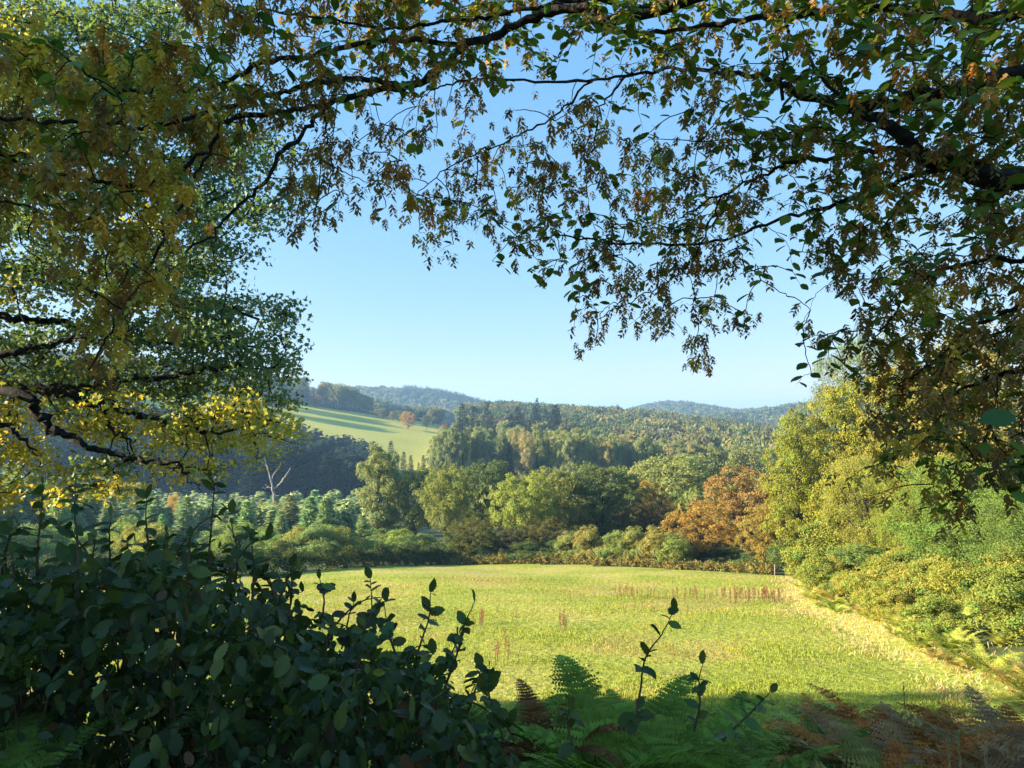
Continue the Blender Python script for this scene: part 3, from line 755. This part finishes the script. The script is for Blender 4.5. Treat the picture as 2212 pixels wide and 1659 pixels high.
for px, py, Y in [(1190, 1560, 2.8)]:
    p = at(px, py, Y); fern(HF[1], p[0], Y, .45, (.30, .12, .05), 'withered orange-brown fern left of the green ferns', None, z=float(p[2]) - .2)
for i in range(16):
    px = random.uniform(1130, 1640); Y = random.uniform(2.7, 4.2); p = at(px, random.uniform(1560, 1640), Y)
    fern(random.choice(HF), p[0], Y, .62, (.22, .31, .055), 'green bracken fern behind the large foreground ferns', 'green bracken at the bottom centre', z=float(p[2]) - .32)

for i, (px, py, Y, h) in enumerate([(2058, 1600, 3.0, .75), (2080, 1590, 3.0, .8), (2140, 1620, 2.8, .6), (1958, 1480, 5.2, .8)]):
    p = at(px, py, Y); g0 = float(ground_z(p[0], Y)); mb = MB(); top = float(p[2]) - g0
    tube(mb, smooth_line([(0, 0, -.05), (.01, 0, top * .5), (-.02, .01, top)], 5), np.linspace(.004, .0015, 11), 5, 0, (.5, .38, .2))
    nn = 40; zz_ = top * rng.uniform(.8, 1.02, nn); scatter(mb, KITE, np.stack([np.full(nn, -.018), np.zeros(nn), zz_], 1), np.stack([rng.normal(size=nn) * .3, rng.normal(size=nn) * .3, np.ones(nn)], 1), rdir(nn), .016, .7, vary((.35, .26, .13), nn, .15, .05))
    o = mb.obj('dry_grass_stalk', 'grass', loc=(float(p[0]), Y, g0)); tag(o, ['thin dry grass stalk in the rusty bracken, leftmost of the close pair', 'taller dry grass stalk, right of the close pair in the rusty bracken', 'short dry stalk near the right bottom corner', 'pale dry grass stalk standing at the meadow shade edge behind the bracken'][i], 'grass stalk')

# ------------------------------------------------------------ foreground shrubs
TOPX = [-300, 0, 100, 300, 500, 620, 700, 850, 960, 1050, 1130, 1250, 1400, 1600, 1700]
TOPY = [1215, 1215, 1195, 1210, 1240, 1270, 1360, 1440, 1480, 1550, 1620, 1640, 1650, 1640, 1680]
DK = (.032, .062, .022)
def leaf_cols(n):
    r_ = rng.random(n)
    base = np.where(r_[:, None] < .78, [[.055, .085, .026]], np.where(r_[:, None] < .92, [[.10, .14, .03]], np.where(r_[:, None] < .965, [[.17, .18, .04]], [[.15, .075, .04]])))
    return base * vary((1, 1, 1), n, .22, .08)
shrub_defs = [(-2.6, 'leftmost'), (-1.75, ''), (-1.1, ''), (-.55, ''), (-.05, ''), (.55, '')]
SHN = ['shrub with upright shoots at the far left of the foreground', 'shrub of broad dark leaves, bottom left', 'dark leafy shrub with the tallest single shoots above the hedge', 'black-green shrub with large drooping leaves, lower centre left', 'shrub with a spray of upright shoots against the meadow', 'low sparse shrub with one lone shoot left of the rusty bracken']
n = 30000
yy = rng.uniform(1.75, 3.5, n); px = rng.uniform(-350, 1680, n); xx = (px - 1106) / F * yy
vt = np.array([float(at(0, b, 1.0)[2]) for b in TOPY]); vtop = np.interp(px, TOPX, vt)
ztop = vtop * yy - .05 + (.05 * np.sin(xx * 9 + yy * 5) + .05 * np.sin(xx * 17 + 1.3 * np.sin(yy * 11))) * (px < 1000); zg = ground_z(xx, yy)
hh = np.clip(ztop - zg, 0.02, None); zz = ztop - hh * rng.random(n) ** 1.25 * .98
keep = (rng.random(n) < np.interp(px, [900, 1100, 1680], [1, .4, .12])) & (rng.random(n) < np.interp(px, [600, 760, 860, 1000], [1, .8, .85, 1]))
P = np.stack([xx, yy, zz], 1)[keep]; pxk = px[keep]
sid = np.argmin(np.abs(P[:, 0:1] - np.array([s[0] for s in shrub_defs])[None] * (P[:, 1:2] / 2.6)), axis=1)
SH = []
for i, (sx, _) in enumerate(shrub_defs):
    b = np.array([sx, 2.6, float(ground_z(sx, 2.6))])
    r = empty('hedge_shrub', b); tag(r, SHN[i], 'shrub'); SH.append((r, b))
    p = P[sid == i] - b; m = len(p)
    mb = MB()
    D = nrm(rdir(m) * .8 + [0, -.15, -.55]); N = nrm(rdir(m) * .9 + [0, -.35, .75])
    scatter(mb, SERR, p, D, N, rng.uniform(.028, .064, m), rng.uniform(.72, 1.1, m), leaf_cols(m))
    mb.obj('foliage', 'gloss', r, smooth=False)
    mb = MB()
    for q_ in p[rng.permutation(m)[:120]]:
        st = np.array([q_[0] * .25 + rng.normal() * .06, q_[1] * .25, -.05]); mid = (st + q_) / 2 + np.array([0, 0, .12])
        tube(mb, smooth_line([st, mid, q_], 5, .008), np.linspace(.009, .002, 11), 5)
    mb.obj('stems', 'stem', r)
def shoot(pts, Y, nleaf, ls, seed):
    g = np.random.default_rng(seed)
    Lp = smooth_line(at([a for a, b in pts], [b for a, b in pts], Y), 8, .0006, g)
    i = int(np.argmin([abs(s[0] * Y / 2.6 - Lp[0, 0]) for s in shrub_defs])); r, b = SH[i]
    mb = MB(); tube(mb, Lp - b, np.linspace(.0045, .0012, len(Lp)) * Y / 2.2, 5); so_ = mb.obj('shoot', 'stem', r)
    t = np.sort(np.r_[g.uniform(.06, 1, nleaf - 1), 1]) * (len(Lp) - 1); k0 = np.minimum(t.astype(int), len(Lp) - 2); p = Lp[k0] + (Lp[k0 + 1] - Lp[k0]) * (t - k0)[:, None]
    sgn = np.where(np.arange(nleaf) % 2, 1., -1.)
    D = np.stack([sgn * g.uniform(.2, 1, nleaf), g.normal(size=nleaf) * .8, g.uniform(-.5, .9, nleaf)], 1); D[-1] = [g.normal() * .3, 0, 1]
    N = nrm(np.stack([-sgn * .3, g.normal(size=nleaf) * .6 - .3, np.full(nleaf, .8)], 1))
    mb = MB(); scatter(mb, SERR, p - b, D, N, ls * g.uniform(.45, 1.2, nleaf) * np.linspace(1.1, .7, nleaf), g.uniform(.8, 1.1, nleaf), vary((.07, .105, .025), nleaf, .3, .14, g))
    lo = mb.obj('leaves', 'gloss', so_)
SHOOTS = [([(80, 1290), (82, 1180), (90, 1090), (92, 1045)], 2.3, 16), ([(165, 1290), (168, 1180), (160, 1100), (163, 1050)], 2.1, 17), ([(235, 1290), (238, 1220), (236, 1150), (240, 1115)], 2.4, 11),
 ([(320, 1290), (322, 1200), (315, 1120), (318, 1075)], 2.3, 15), ([(345, 1280), (352, 1200), (360, 1150)], 2.6, 9), ([(455, 1300), (452, 1200), (458, 1120), (462, 1050), (455, 1030)], 2.4, 17), ([(505, 1290), (512, 1200), (500, 1130)], 2.6, 10), ([(410, 1290), (420, 1220), (405, 1180)], 2.5, 9),
 ([(545, 1300), (548, 1230), (545, 1190), (540, 1150)], 2.5, 9), ([(20, 1290), (12, 1200), (25, 1140)], 2.4, 10), ([(205, 1290), (200, 1210), (208, 1160)], 2.6, 9), ([(270, 1290), (280, 1220), (275, 1170)], 2.5, 9), ([(620, 1340), (630, 1280), (628, 1225)], 2.4, 8),
 ([(690, 1360), (700, 1300), (690, 1250)], 2.5, 8), ([(800, 1440), (806, 1370), (803, 1310), (800, 1250)], 2.4, 12), ([(860, 1430), (840, 1370), (830, 1310)], 2.5, 9), ([(885, 1470), (905, 1400), (925, 1340), (930, 1280)], 2.5, 13), ([(955, 1500), (985, 1420), (1000, 1360), (1025, 1300)], 2.3, 13), ([(930, 1480), (970, 1420), (990, 1380)], 2.4, 9),
 ([(1010, 1540), (1030, 1480), (1040, 1440)], 2.2, 9), ([(1090, 1600), (1060, 1520), (1055, 1450)], 2.1, 10), ([(1110, 1600), (1080, 1540), (1045, 1490)], 2.0, 9), ([(760, 1420), (750, 1350), (765, 1300)], 2.6, 9),
 ([(1370, 1570), (1382, 1500), (1395, 1420), (1430, 1370), (1455, 1320)], 2.2, 13), ([(1500, 1580), (1512, 1520), (1510, 1470), (1518, 1435)], 2.4, 8), ([(1560, 1600), (1600, 1560), (1640, 1520), (1665, 1495)], 2.3, 10), ([(1240, 1620), (1225, 1560), (1230, 1530)], 2.1, 7)]
for i in range(46):
    bx = random.uniform(-40, 1120); Y = random.uniform(1.9, 3.1); by = float(np.interp(bx, TOPX, TOPY)) + random.uniform(30, 150); ln = random.uniform(60, 150); le = random.uniform(-.7, .8)
    SHOOTS.append(([(bx, by), (bx + le * ln * .35, by - ln * .5), (bx + le * ln * .9, by - ln * .9), (bx + le * ln * 1.5, by - ln)], Y, random.randint(6, 11)))
for i, (pts, Y, nl_) in enumerate(SHOOTS): shoot(pts, Y, int(nl_ * 1.35), .06, 200 + i)

# ------------------------------------------------------------ oak, left
oY = 13.0
okx, oky = -13.6, 13.0
ob = np.array([okx, oky, float(ground_z(okx, oky))])
oak = empty('oak_tree', ob); tag(oak, 'large spreading oak filling the left side with green and yellow lobed leaves', 'tree')
mb = MB(); tube(mb, smooth_line([(0, 0, -.5), (.1, 0, 3.5), (-.1, .2, 7), (.3, 0, 11), (.2, .2, 15), (.5, 0, 19)], 5, .04), np.linspace(.52, .12, 26), 12); mb.obj('trunk', 'bark', oak, True)
OB = [
 ([(-500, 760), (-200, 800), (0, 836), (110, 840), (173, 843), (217, 827), (284, 817), (357, 817), (430, 800), (520, 790)], .17, 12.8),
 ([(110, 838), (160, 860), (217, 877), (284, 887), (310, 900), (367, 913), (434, 927), (464, 937), (540, 920)], .11, 12.5),
 ([(-500, 820), (0, 850), (77, 893), (110, 923), (160, 947), (207, 967), (260, 987), (300, 997), (350, 1000), (392, 1003)], .12, 11.5),
 ([(392, 1003), (396, 1022), (412, 1042), (436, 1062)], .035, 11.5),
 ([(-500, 560), (-150, 570), (0, 580), (100, 593), (150, 616), (200, 636), (234, 653), (330, 660), (450, 650), (560, 690)], .14, 13.5),
 ([(-500, 660), (-150, 672), (0, 680), (83, 693), (140, 696), (187, 713), (300, 740), (420, 745), (560, 750)], .13, 14),
 ([(-300, 780), (0, 765), (63, 750), (127, 743), (167, 730), (210, 720)], .1, 12),
 ([(-400, 850), (-100, 890), (0, 913), (33, 937), (60, 957), (80, 985)], .08, 11),
 ([(227, 880), (240, 923), (273, 950), (297, 953)], .05, 12.3),
 ([(-500, 400), (-100, 440), (100, 480), (260, 500), (400, 470), (520, 400)], .13, 14),
 ([(-500, 250), (-100, 240), (100, 270), (260, 200), (350, 120)], .13, 14),
 ([(-450, 60), (-100, 60), (100, 90), (240, 60), (300, 30)], .11, 14.5),
 ([(100, 270), (250, 330), (400, 340), (500, 310), (560, 300)], .07, 14),
 ([(234, 653), (270, 600), (340, 560), (430, 520)], .06, 13.5),
]
olines = []
for i, (pts, r0, Y) in enumerate(OB):
    a = np.array(pts, float); yv = np.full(len(a), Y)
    W3 = at(a[:, 0], a[:, 1], yv - .1)
    if pts[0][0] <= -400:   # start at the trunk
        W3[0] = [okx, oky, W3[0][2] - .3]
    L_ = smooth_line(W3, 6, .03); olines.append(L_)
def grow(roots, T_, up=0.0):
    """join each target to the nearest root or earlier target: a branching network"""
    d0 = np.array([((roots - t) ** 2).sum(1).min() for t in T_]); order = np.argsort(d0)
    pts = list(roots); own = list(range(len(roots))); par = {}
    A = np.empty((len(roots) + len(T_), 3)); A[:len(roots)] = roots; rid = np.empty(len(A), int); rid[:len(roots)] = np.arange(len(roots)); n_ = len(roots)
    out = [None] * len(T_)
    for i in order:
        k = int(np.argmin(((A[:n_] - T_[i]) ** 2).sum(1) + up * (A[:n_, 2] < T_[i][2])))
        out[i] = (A[k].copy(), int(rid[k])); A[n_] = T_[i]; rid[n_] = rid[k]; n_ += 1
    return out
OX = ["777772000", "888882000", "777774100", "666665410", "555556730", "555557730", "443456300", "665788100", "213478740", "545678850", "777758750", "434567850", "523235310", "212100000"]
pts_all, yel, cens, spr = [], [], [], []
for r_, row in enumerate(OX):
    for c_ in range(-4, 9):
        ch = int(row[c_]) if c_ >= 0 else 6
        nn = int(ch * 105)
        if not nn: continue
        nb = max(1, int(ch * 1.15))                      # sprays per cell
        cxs = (c_ + rng.random(nb)) * 79; cys = (r_ + rng.random(nb)) * 79
        dep = rng.uniform(11.8, 16, nb)
        k = rng.integers(0, nb, nn)
        cen = at(cxs, cys, dep)
        spr.append(k + sum(len(q_) for q_ in cens)); cens.append(cen)
        pts_all.append(cen[k] + np.clip(rng.normal(size=(nn, 3)), -1.7, 1.7) * np.array([.25, .3, .13]) * rng.uniform(.7, 1.2, nb)[k][:, None])
        yv = .7 if r_ >= 11 else (.35 if (r_ == 10 and c_ < 4) else (.1 if c_ <= 1 or r_ < 3 else .02))
        yel.append((rng.random(nb) < yv)[k])
P = np.vstack(pts_all); yel = np.concatenate(yel); m = len(P); cens = np.vstack(cens); spr = np.concatenate(spr)
allL = np.vstack(olines); lid = np.concatenate([np.full(len(l), i) for i, l in enumerate(olines)])
net = grow(allL, cens); cl_ = np.array([lid[k] for _, k in net])
col = np.where(yel[:, None], vary((.46, .42, .08), m, .2, .1), vary((.13, .20, .075), m, .18, .07))
for i, ((pts, r0, Y), L_) in enumerate(zip(OB, olines)):
    mb = MB(); tube(mb, L_ - ob, np.linspace(r0 * .72, r0 * .16, len(L_)) * (1 + .04 * rng.normal(size=len(L_))), 9)
    for k in np.where(cl_ == i)[0]:
        q0 = net[k][0]; q1 = cens[k]; mid = (q0 + q1) / 2 + rng.normal(size=3) * .07
        tube(mb, smooth_line([q0, mid, q1], 3, .012) - ob, np.linspace(.017, .009, 7), 4)
        for q2 in P[np.where(spr == k)[0][:4]]:
            tube(mb, smooth_line([q1, (q1 + q2) / 2 + rng.normal(size=3) * .04, q2], 2) - ob, np.linspace(.008, .004, 5), 3)
    br = mb.obj('branch', 'bark', oak, True)
    s = np.where(cl_[spr] == i)[0]
    if len(s):
        mb = MB(); N = nrm(rdir(len(s)) + [0, 0, .5]); scatter(mb, OAK, P[s] - ob, rdir(len(s)) + [0, 0, -.2], N, rng.uniform(.07, .125, len(s)), 1.25, col[s])
        mb.obj('leaves', 'leaf', br)

# ------------------------------------------------------------ hornbeam overhead
def hY(px): return np.interp(px, [-200, 0, 500, 1100, 1600, 2212, 2600], [2.3, 2.3, 2.9, 3.7, 3.3, 2.5, 2.7])
hx, hy = 3.5, 3.3
hb = np.array([hx, hy, float(ground_z(hx, hy))])
horn = empty('hornbeam_tree', hb); tag(horn, 'hornbeam overhanging the top and right with dark leaves and brown seed clusters', 'tree')
mb = MB(); tube(mb, smooth_line([(0, 0, -.4), (.05, 0, 1.6), (0, .1, 3.2), (-.1, 0, 5), (0, -.1, 7.5)], 6, .012), np.linspace(.24, .09, 25), 12); mb.obj('trunk', 'bark', horn, True)
HB = [  # (points, thickness in frame units at start, at end, z at trunk or None)
 ([(2212, 385), (2080, 352), (1995, 342), (1960, 305), (1900, 258), (1830, 232), (1720, 200), (1640, 165), (1450, 145)], 46, 9, 1.1),
 ([(2212, 158), (2050, 192), (1940, 218), (1830, 234)], 34, 24, 1.9),
 ([(1450, 145), (1350, 165), (1200, 176), (1050, 170), (985, 178), (930, 195)], 9, 4, None),
 ([(1420, 20), (1280, 15), (1171, 30), (1071, 77), (1004, 100), (938, 157), (881, 187), (787, 203), (700, 230), (583, 243), (477, 263)], 30, 10, 2.8),
 ([(700, 230), (677, 263), (617, 320), (567, 393), (510, 450), (450, 510), (400, 547)], 12, 4, None),
 ([(1004, 100), (850, 85), (687, 117), (550, 143), (467, 187), (360, 195), (200, 205)], 15, 6, None),
 ([(881, 187), (760, 170), (667, 183), (566, 210), (460, 240), (330, 270), (150, 262), (0, 255)], 14, 6, None),
 ([(1420, 20), (1258, 0), (1087, 30), (970, 45), (850, 60), (700, 40), (560, 20)], 14, 4, None),
 ([(2212, 20), (2050, 30), (1900, 22), (1700, 30), (1560, 50), (1420, 72), (1300, 60)], 26, 8, 2.3),
 ([(1830, 234), (1720, 90), (1701, 60)], 8, 5, None),
 ([(1691, 217), (1690, 150), (1701, 83), (1690, 0)], 9, 6, None),
 ([(1990, 342), (1935, 320), (1840, 335), (1708, 352), (1658, 374), (1560, 420), (1475, 467)], 14, 4, None),
 ([(2080, 352), (1941, 391), (1825, 434), (1708, 467), (1591, 507), (1475, 530), (1300, 522), (1200, 508), (1115, 530)], 11, 3, None),
 ([(1350, 165), (1298, 233), (1284, 300), (1271, 350), (1268, 410), (1275, 460)], 6, 2, None),
 ([(1280, 176), (1177, 263), (1087, 310), (1020, 337), (940, 380), (880, 440)], 6, 2, None),
 ([(1560, 420), (1520, 520), (1470, 590), (1380, 640), (1290, 690)], 5, 2, None),
 ([(1591, 507), (1600, 560), (1640, 600), (1700, 640)], 4, 2, None),
 ([(700, 235), (705, 300), (720, 360), (700, 420), (650, 480)], 5, 2, None),
 ([(2300, 560), (2142, 560), (2000, 600), (1930, 680), (1880, 740)], 12, 3, 0.9),
 ([(2320, 650), (2142, 686), (2008, 787), (1940, 830)], 10, 3, .5),
 ([(2320, 770), (2212, 797), (2100, 830), (2008, 890), (1950, 930)], 12, 3, .3),
 ([(2320, 1000), (2212, 990), (2080, 1000), (2000, 1010)], 8, 3, .1),
 ([(450, 330), (300, 400), (120, 372), (0, 335)], 8, 5, None),
 ([(477, 263), (450, 330), (400, 420), (330, 560), (250, 700), (190, 800)], 8, 3, None),
]
hl = []
for pts, t0, t1, tz in HB:
    a = np.array(pts, float); Yv = hY(a[:, 0]); W3 = at(a[:, 0], a[:, 1], Yv)
    if tz is not None: W3 = np.vstack([[hx - .05, hy, tz], W3])
    L_ = smooth_line(W3, 7, .006)
    rads = np.interp(np.linspace(0, 1, len(L_)), [0, 1], [t0, t1]) * .5 / F * 3.0
    hl.append((L_, rads))
#        c0 ...                      c27
HS = ["0000044444543222111122222222",
      "2222344455443221122212223222",
      "3344445455433210123222222333",
      "3433444422333015422222233333",
      "2333443043444456246433334444",
      "2443420043255555344432223445",
      "1344310030013522244410244444",
      "0124300000000012445510255555",
      "0024200000000000345420145665",
      "0031000000000000313300026777",
      "0000000000000000000000017777",
      "0000000000000000000000006775",
      "0000000000000000000000004554",
      "0000000000000000000000001222"]
HL = ["0000001235677877776667888877",
      "1111222245556654554445677766",
      "2222112234443201235567655555",
      "1211111011110001131378765555",
      "1121110001011111102466776555",
      "1111000001111111112356666555",
      "0000000000001355554431355444",
      "0000000000000145322222344333",
      "0000000000000001111110144333",
      "0000000000000000000001343222",
      "0000000000000000000000112222",
      "0000000000000000000000001222",
      "0000000000000000000000001122",
      "0000000000000000000000000112"]
hall = np.vstack([l for l, _ in hl]); hid = np.concatenate([np.full(len(l), i) for i, (l, _) in enumerate(hl)])
# seed cluster template, hanging along -z, unit length
def seed_template(seed, k=15):
    g = np.random.default_rng(seed); mb = MB()
    t = np.linspace(.08, 1, k); a = np.arange(k) * 2.4 + g.uniform(0, 1, k)
    P = np.stack([np.cos(a) * .04, np.sin(a) * .04, -t * .8], 1)
    D = np.stack([np.cos(a), np.sin(a), -.75 + 0 * a + g.normal(size=k) * .2], 1)
    scatter(mb, (np.array([[0, 0, 0], [-.25, .45, .03], [0, 1, -.05], [.25, .45, .03]]), KITE[1]), P, D, nrm(np.stack([np.cos(a), np.sin(a), 1 + 0 * a], 1)), .42 * g.uniform(.8, 1.15, k))
    return np.concatenate(mb.V), np.concatenate(mb.F)
SEED = [seed_template(80), seed_template(81, 11), seed_template(82, 19)]
tw = [MB() for _ in HB]; sd = [MB() for _ in HB]; lf = [MB() for _ in HB]
tgt, info = [], []
for r_ in range(-2, 14):
    for c_ in range(-3, 31):
        ci = min(max(c_, 0), 27); ri = max(r_, 0)
        s_ = int(HS[ri][ci]); l_ = int(HL[ri][ci])
        if s_ + l_ == 0: continue
        ntw = 1 + (s_ + l_) // 2
        for q_ in range(ntw):
            px, py = (c_ + rng.random()) * 79, (r_ + rng.random()) * 79
            Yc = float(hY(px)) + rng.uniform(-.45, .75)
            tgt.append(at(px, py - 25, Yc)); info.append((px, py, s_ / ntw, l_ / ntw))
tgt = np.array(tgt); net = grow(hall, tgt, .02)
for c, (px, py, s_, l_), (st, k) in zip(tgt, info, net):
    b_ = hid[k]
    L1 = smooth_line([st, (st + c) / 2 + rng.normal(size=3) * .012 + [0, 0, .015], c], 4, .002)
    tube(tw[b_], L1 - hb, np.linspace(.0028, .0018, len(L1)), 4)
    d = nrm(np.array([rng.normal() * .7, rng.normal() * .5, -rng.uniform(.3, 1)])) * rng.uniform(.08, .14)
    tail = smooth_line([c, c + d * .5 + [0, 0, .012], c + d], 4, .002)
    tube(tw[b_], tail - hb, np.linspace(.0016, .0008, len(tail)), 3)
    yel_ = rng.random() < (.55 if px < 560 and py > 80 else (.35 if px > 1900 and py > 600 else .1))
    bc = (.46, .41, .10) if yel_ else ((.30, .225, .10) if rng.random() < .88 else (.44, .26, .08))
    ns = rng.poisson(s_ * (6.6 if 600 < px < 1900 else 5.5))
    if ns:
        p = np.vstack([L1[3:], tail])[rng.integers(0, len(L1) - 3 + len(tail), ns)] + rng.normal(size=(ns, 3)) * [.035, .035, .025]
        kk = rng.integers(0, 3)
        Dn = nrm(np.stack([rng.normal(size=ns) * .22, rng.normal(size=ns) * .22, -np.ones(ns)], 1)); tv, tf = SEED[kk]
        tv2 = np.stack([tv[:, 0], -tv[:, 2], tv[:, 1]], 1)
        scatter(sd[b_], (tv2, tf), p - hb, Dn, rdir(ns), rng.uniform(.04, .075, ns) * (1.25 if px < 450 else 1), 1, vary(bc, ns, .25, .12))
    nlf = rng.poisson(l_ * (6.0 if py < 330 and px > 700 else 4.6))
    if nlf:
        path = np.vstack([L1[2:], tail[1:]]); u_ = (np.arange(nlf) + .5) / nlf * (len(path) - 1.01); k0 = u_.astype(int)
        p = path[k0] + (path[k0 + 1] - path[k0]) * (u_ - k0)[:, None]; tg = nrm(path[k0 + 1] - path[k0])
        sd_ = nrm(np.cross(tg, [0, 0, 1.0])) * np.where(np.arange(nlf) % 2, 1., -1.)[:, None]
        D = nrm(tg * .55 + sd_ + rdir(nlf) * .35 + [0, 0, -.15]); N = nrm(rdir(nlf) * .55 + [0, -.15, .9])
        p = p + D * .006
        scatter(lf[b_], SERR, p - hb, D, N, rng.uniform(.036, .072, nlf), rng.uniform(.85, 1.2, nlf), vary((.12, .195, .035), nlf, .25, .12))
# a few large leaves close by at the right edge
for px, py, Y, s in [(2195, 900, 1.25, .06), (1890, 100, 2.0, .055), (720, 95, 2.2, .06)]:
    p = at(px, py, Y)[None]; scatter(lf[0], SERR, p - hb, np.array([[-1, .1, -.12]]), np.array([[.1, -.8, .6]]), s, 1, np.array([[.05, .13, .03]]))
    q0 = hall[int(np.argmin(((hall - p[0]) ** 2).sum(1)))]; tube(tw[0], smooth_line([q0, (q0 + p[0]) / 2 + [0, 0, .04], p[0]], 5, .004) - hb, np.linspace(.003, .001, 11), 4)
for i, (L_, rads) in enumerate(hl):
    mb = tw[i]; tube(mb, L_ - hb, rads * (1 + .08 * rng.normal(size=len(L_))), 8)
    br = mb.obj('branch', 'bark', horn)
    if sd[i].n: sd[i].obj('seed_clusters', 'seed', br)
    if lf[i].n: lf[i].obj('leaves', 'leaf', br)

# ------------------------------------------------------------ unseen trees added along the hedgerow to shade the foreground, left of the view
for x, y, H, W, lb in [(-17, 2.5, 9.5, 9.2, 'unseen leafy shade tree left of the viewpoint'), (-11, -3, 7.5, 8, 'unseen shade tree just behind the viewpoint on the left'), (-8.5, 1.8, 6, 6.5, 'unseen bushy shade tree nearest the viewpoint on the left'), (-11.5, 6.2, 8.2, 8, 'unseen shade tree between the oak and the viewpoint'), (-27, 16, 14, 12, 'unseen spreading shade tree beyond the oak on the left')]:
    H0, W0, cm, tm = PB['round']; r = empty('hedgerow_tree', (x, y, float(ground_z(x, y)))); tag(r, lb, 'tree')
    for nme, me in (('crown', cm), ('trunk', tm)):
        o = link(nme, me, r); o.scale = (W / W0, W / W0, H / H0); o.color = (.1, .14, .04, 1)

# ------------------------------------------------------------ haze
HAZE = 0.00023
hz = MB()
X0, X1, Y0, Y1, Z0, Z1 = -5300, 5300, -5300, 5300, -90, 90
hz.add([(X0, Y0, Z0), (X1, Y0, Z0), (X1, Y1, Z0), (X0, Y1, Z0), (X0, Y0, Z1), (X1, Y0, Z1), (X1, Y1, Z1), (X0, Y1, Z1)],
       [[3, 2, 1, 0], [4, 5, 6, 7], [0, 1, 5, 4], [1, 2, 6, 5], [2, 3, 7, 6], [3, 0, 4, 7]])
m = bpy.data.materials.new('haze_air'); m.use_nodes = True; m.node_tree.nodes.clear()
o_ = m.node_tree.nodes.new('ShaderNodeOutputMaterial'); v_ = m.node_tree.nodes.new('ShaderNodeVolumePrincipled')
v_.inputs['Density'].default_value = HAZE; v_.inputs['Color'].default_value = (.36, .65, 1.0, 1); v_.inputs['Anisotropy'].default_value = .2
m.node_tree.links.new(v_.outputs[0], o_.inputs['Volume']); MAT['haze'] = m
ho = hz.obj('haze', 'haze'); tag(ho, 'thin bluish valley haze in front of the distant hills', 'haze', None, 'stuff')
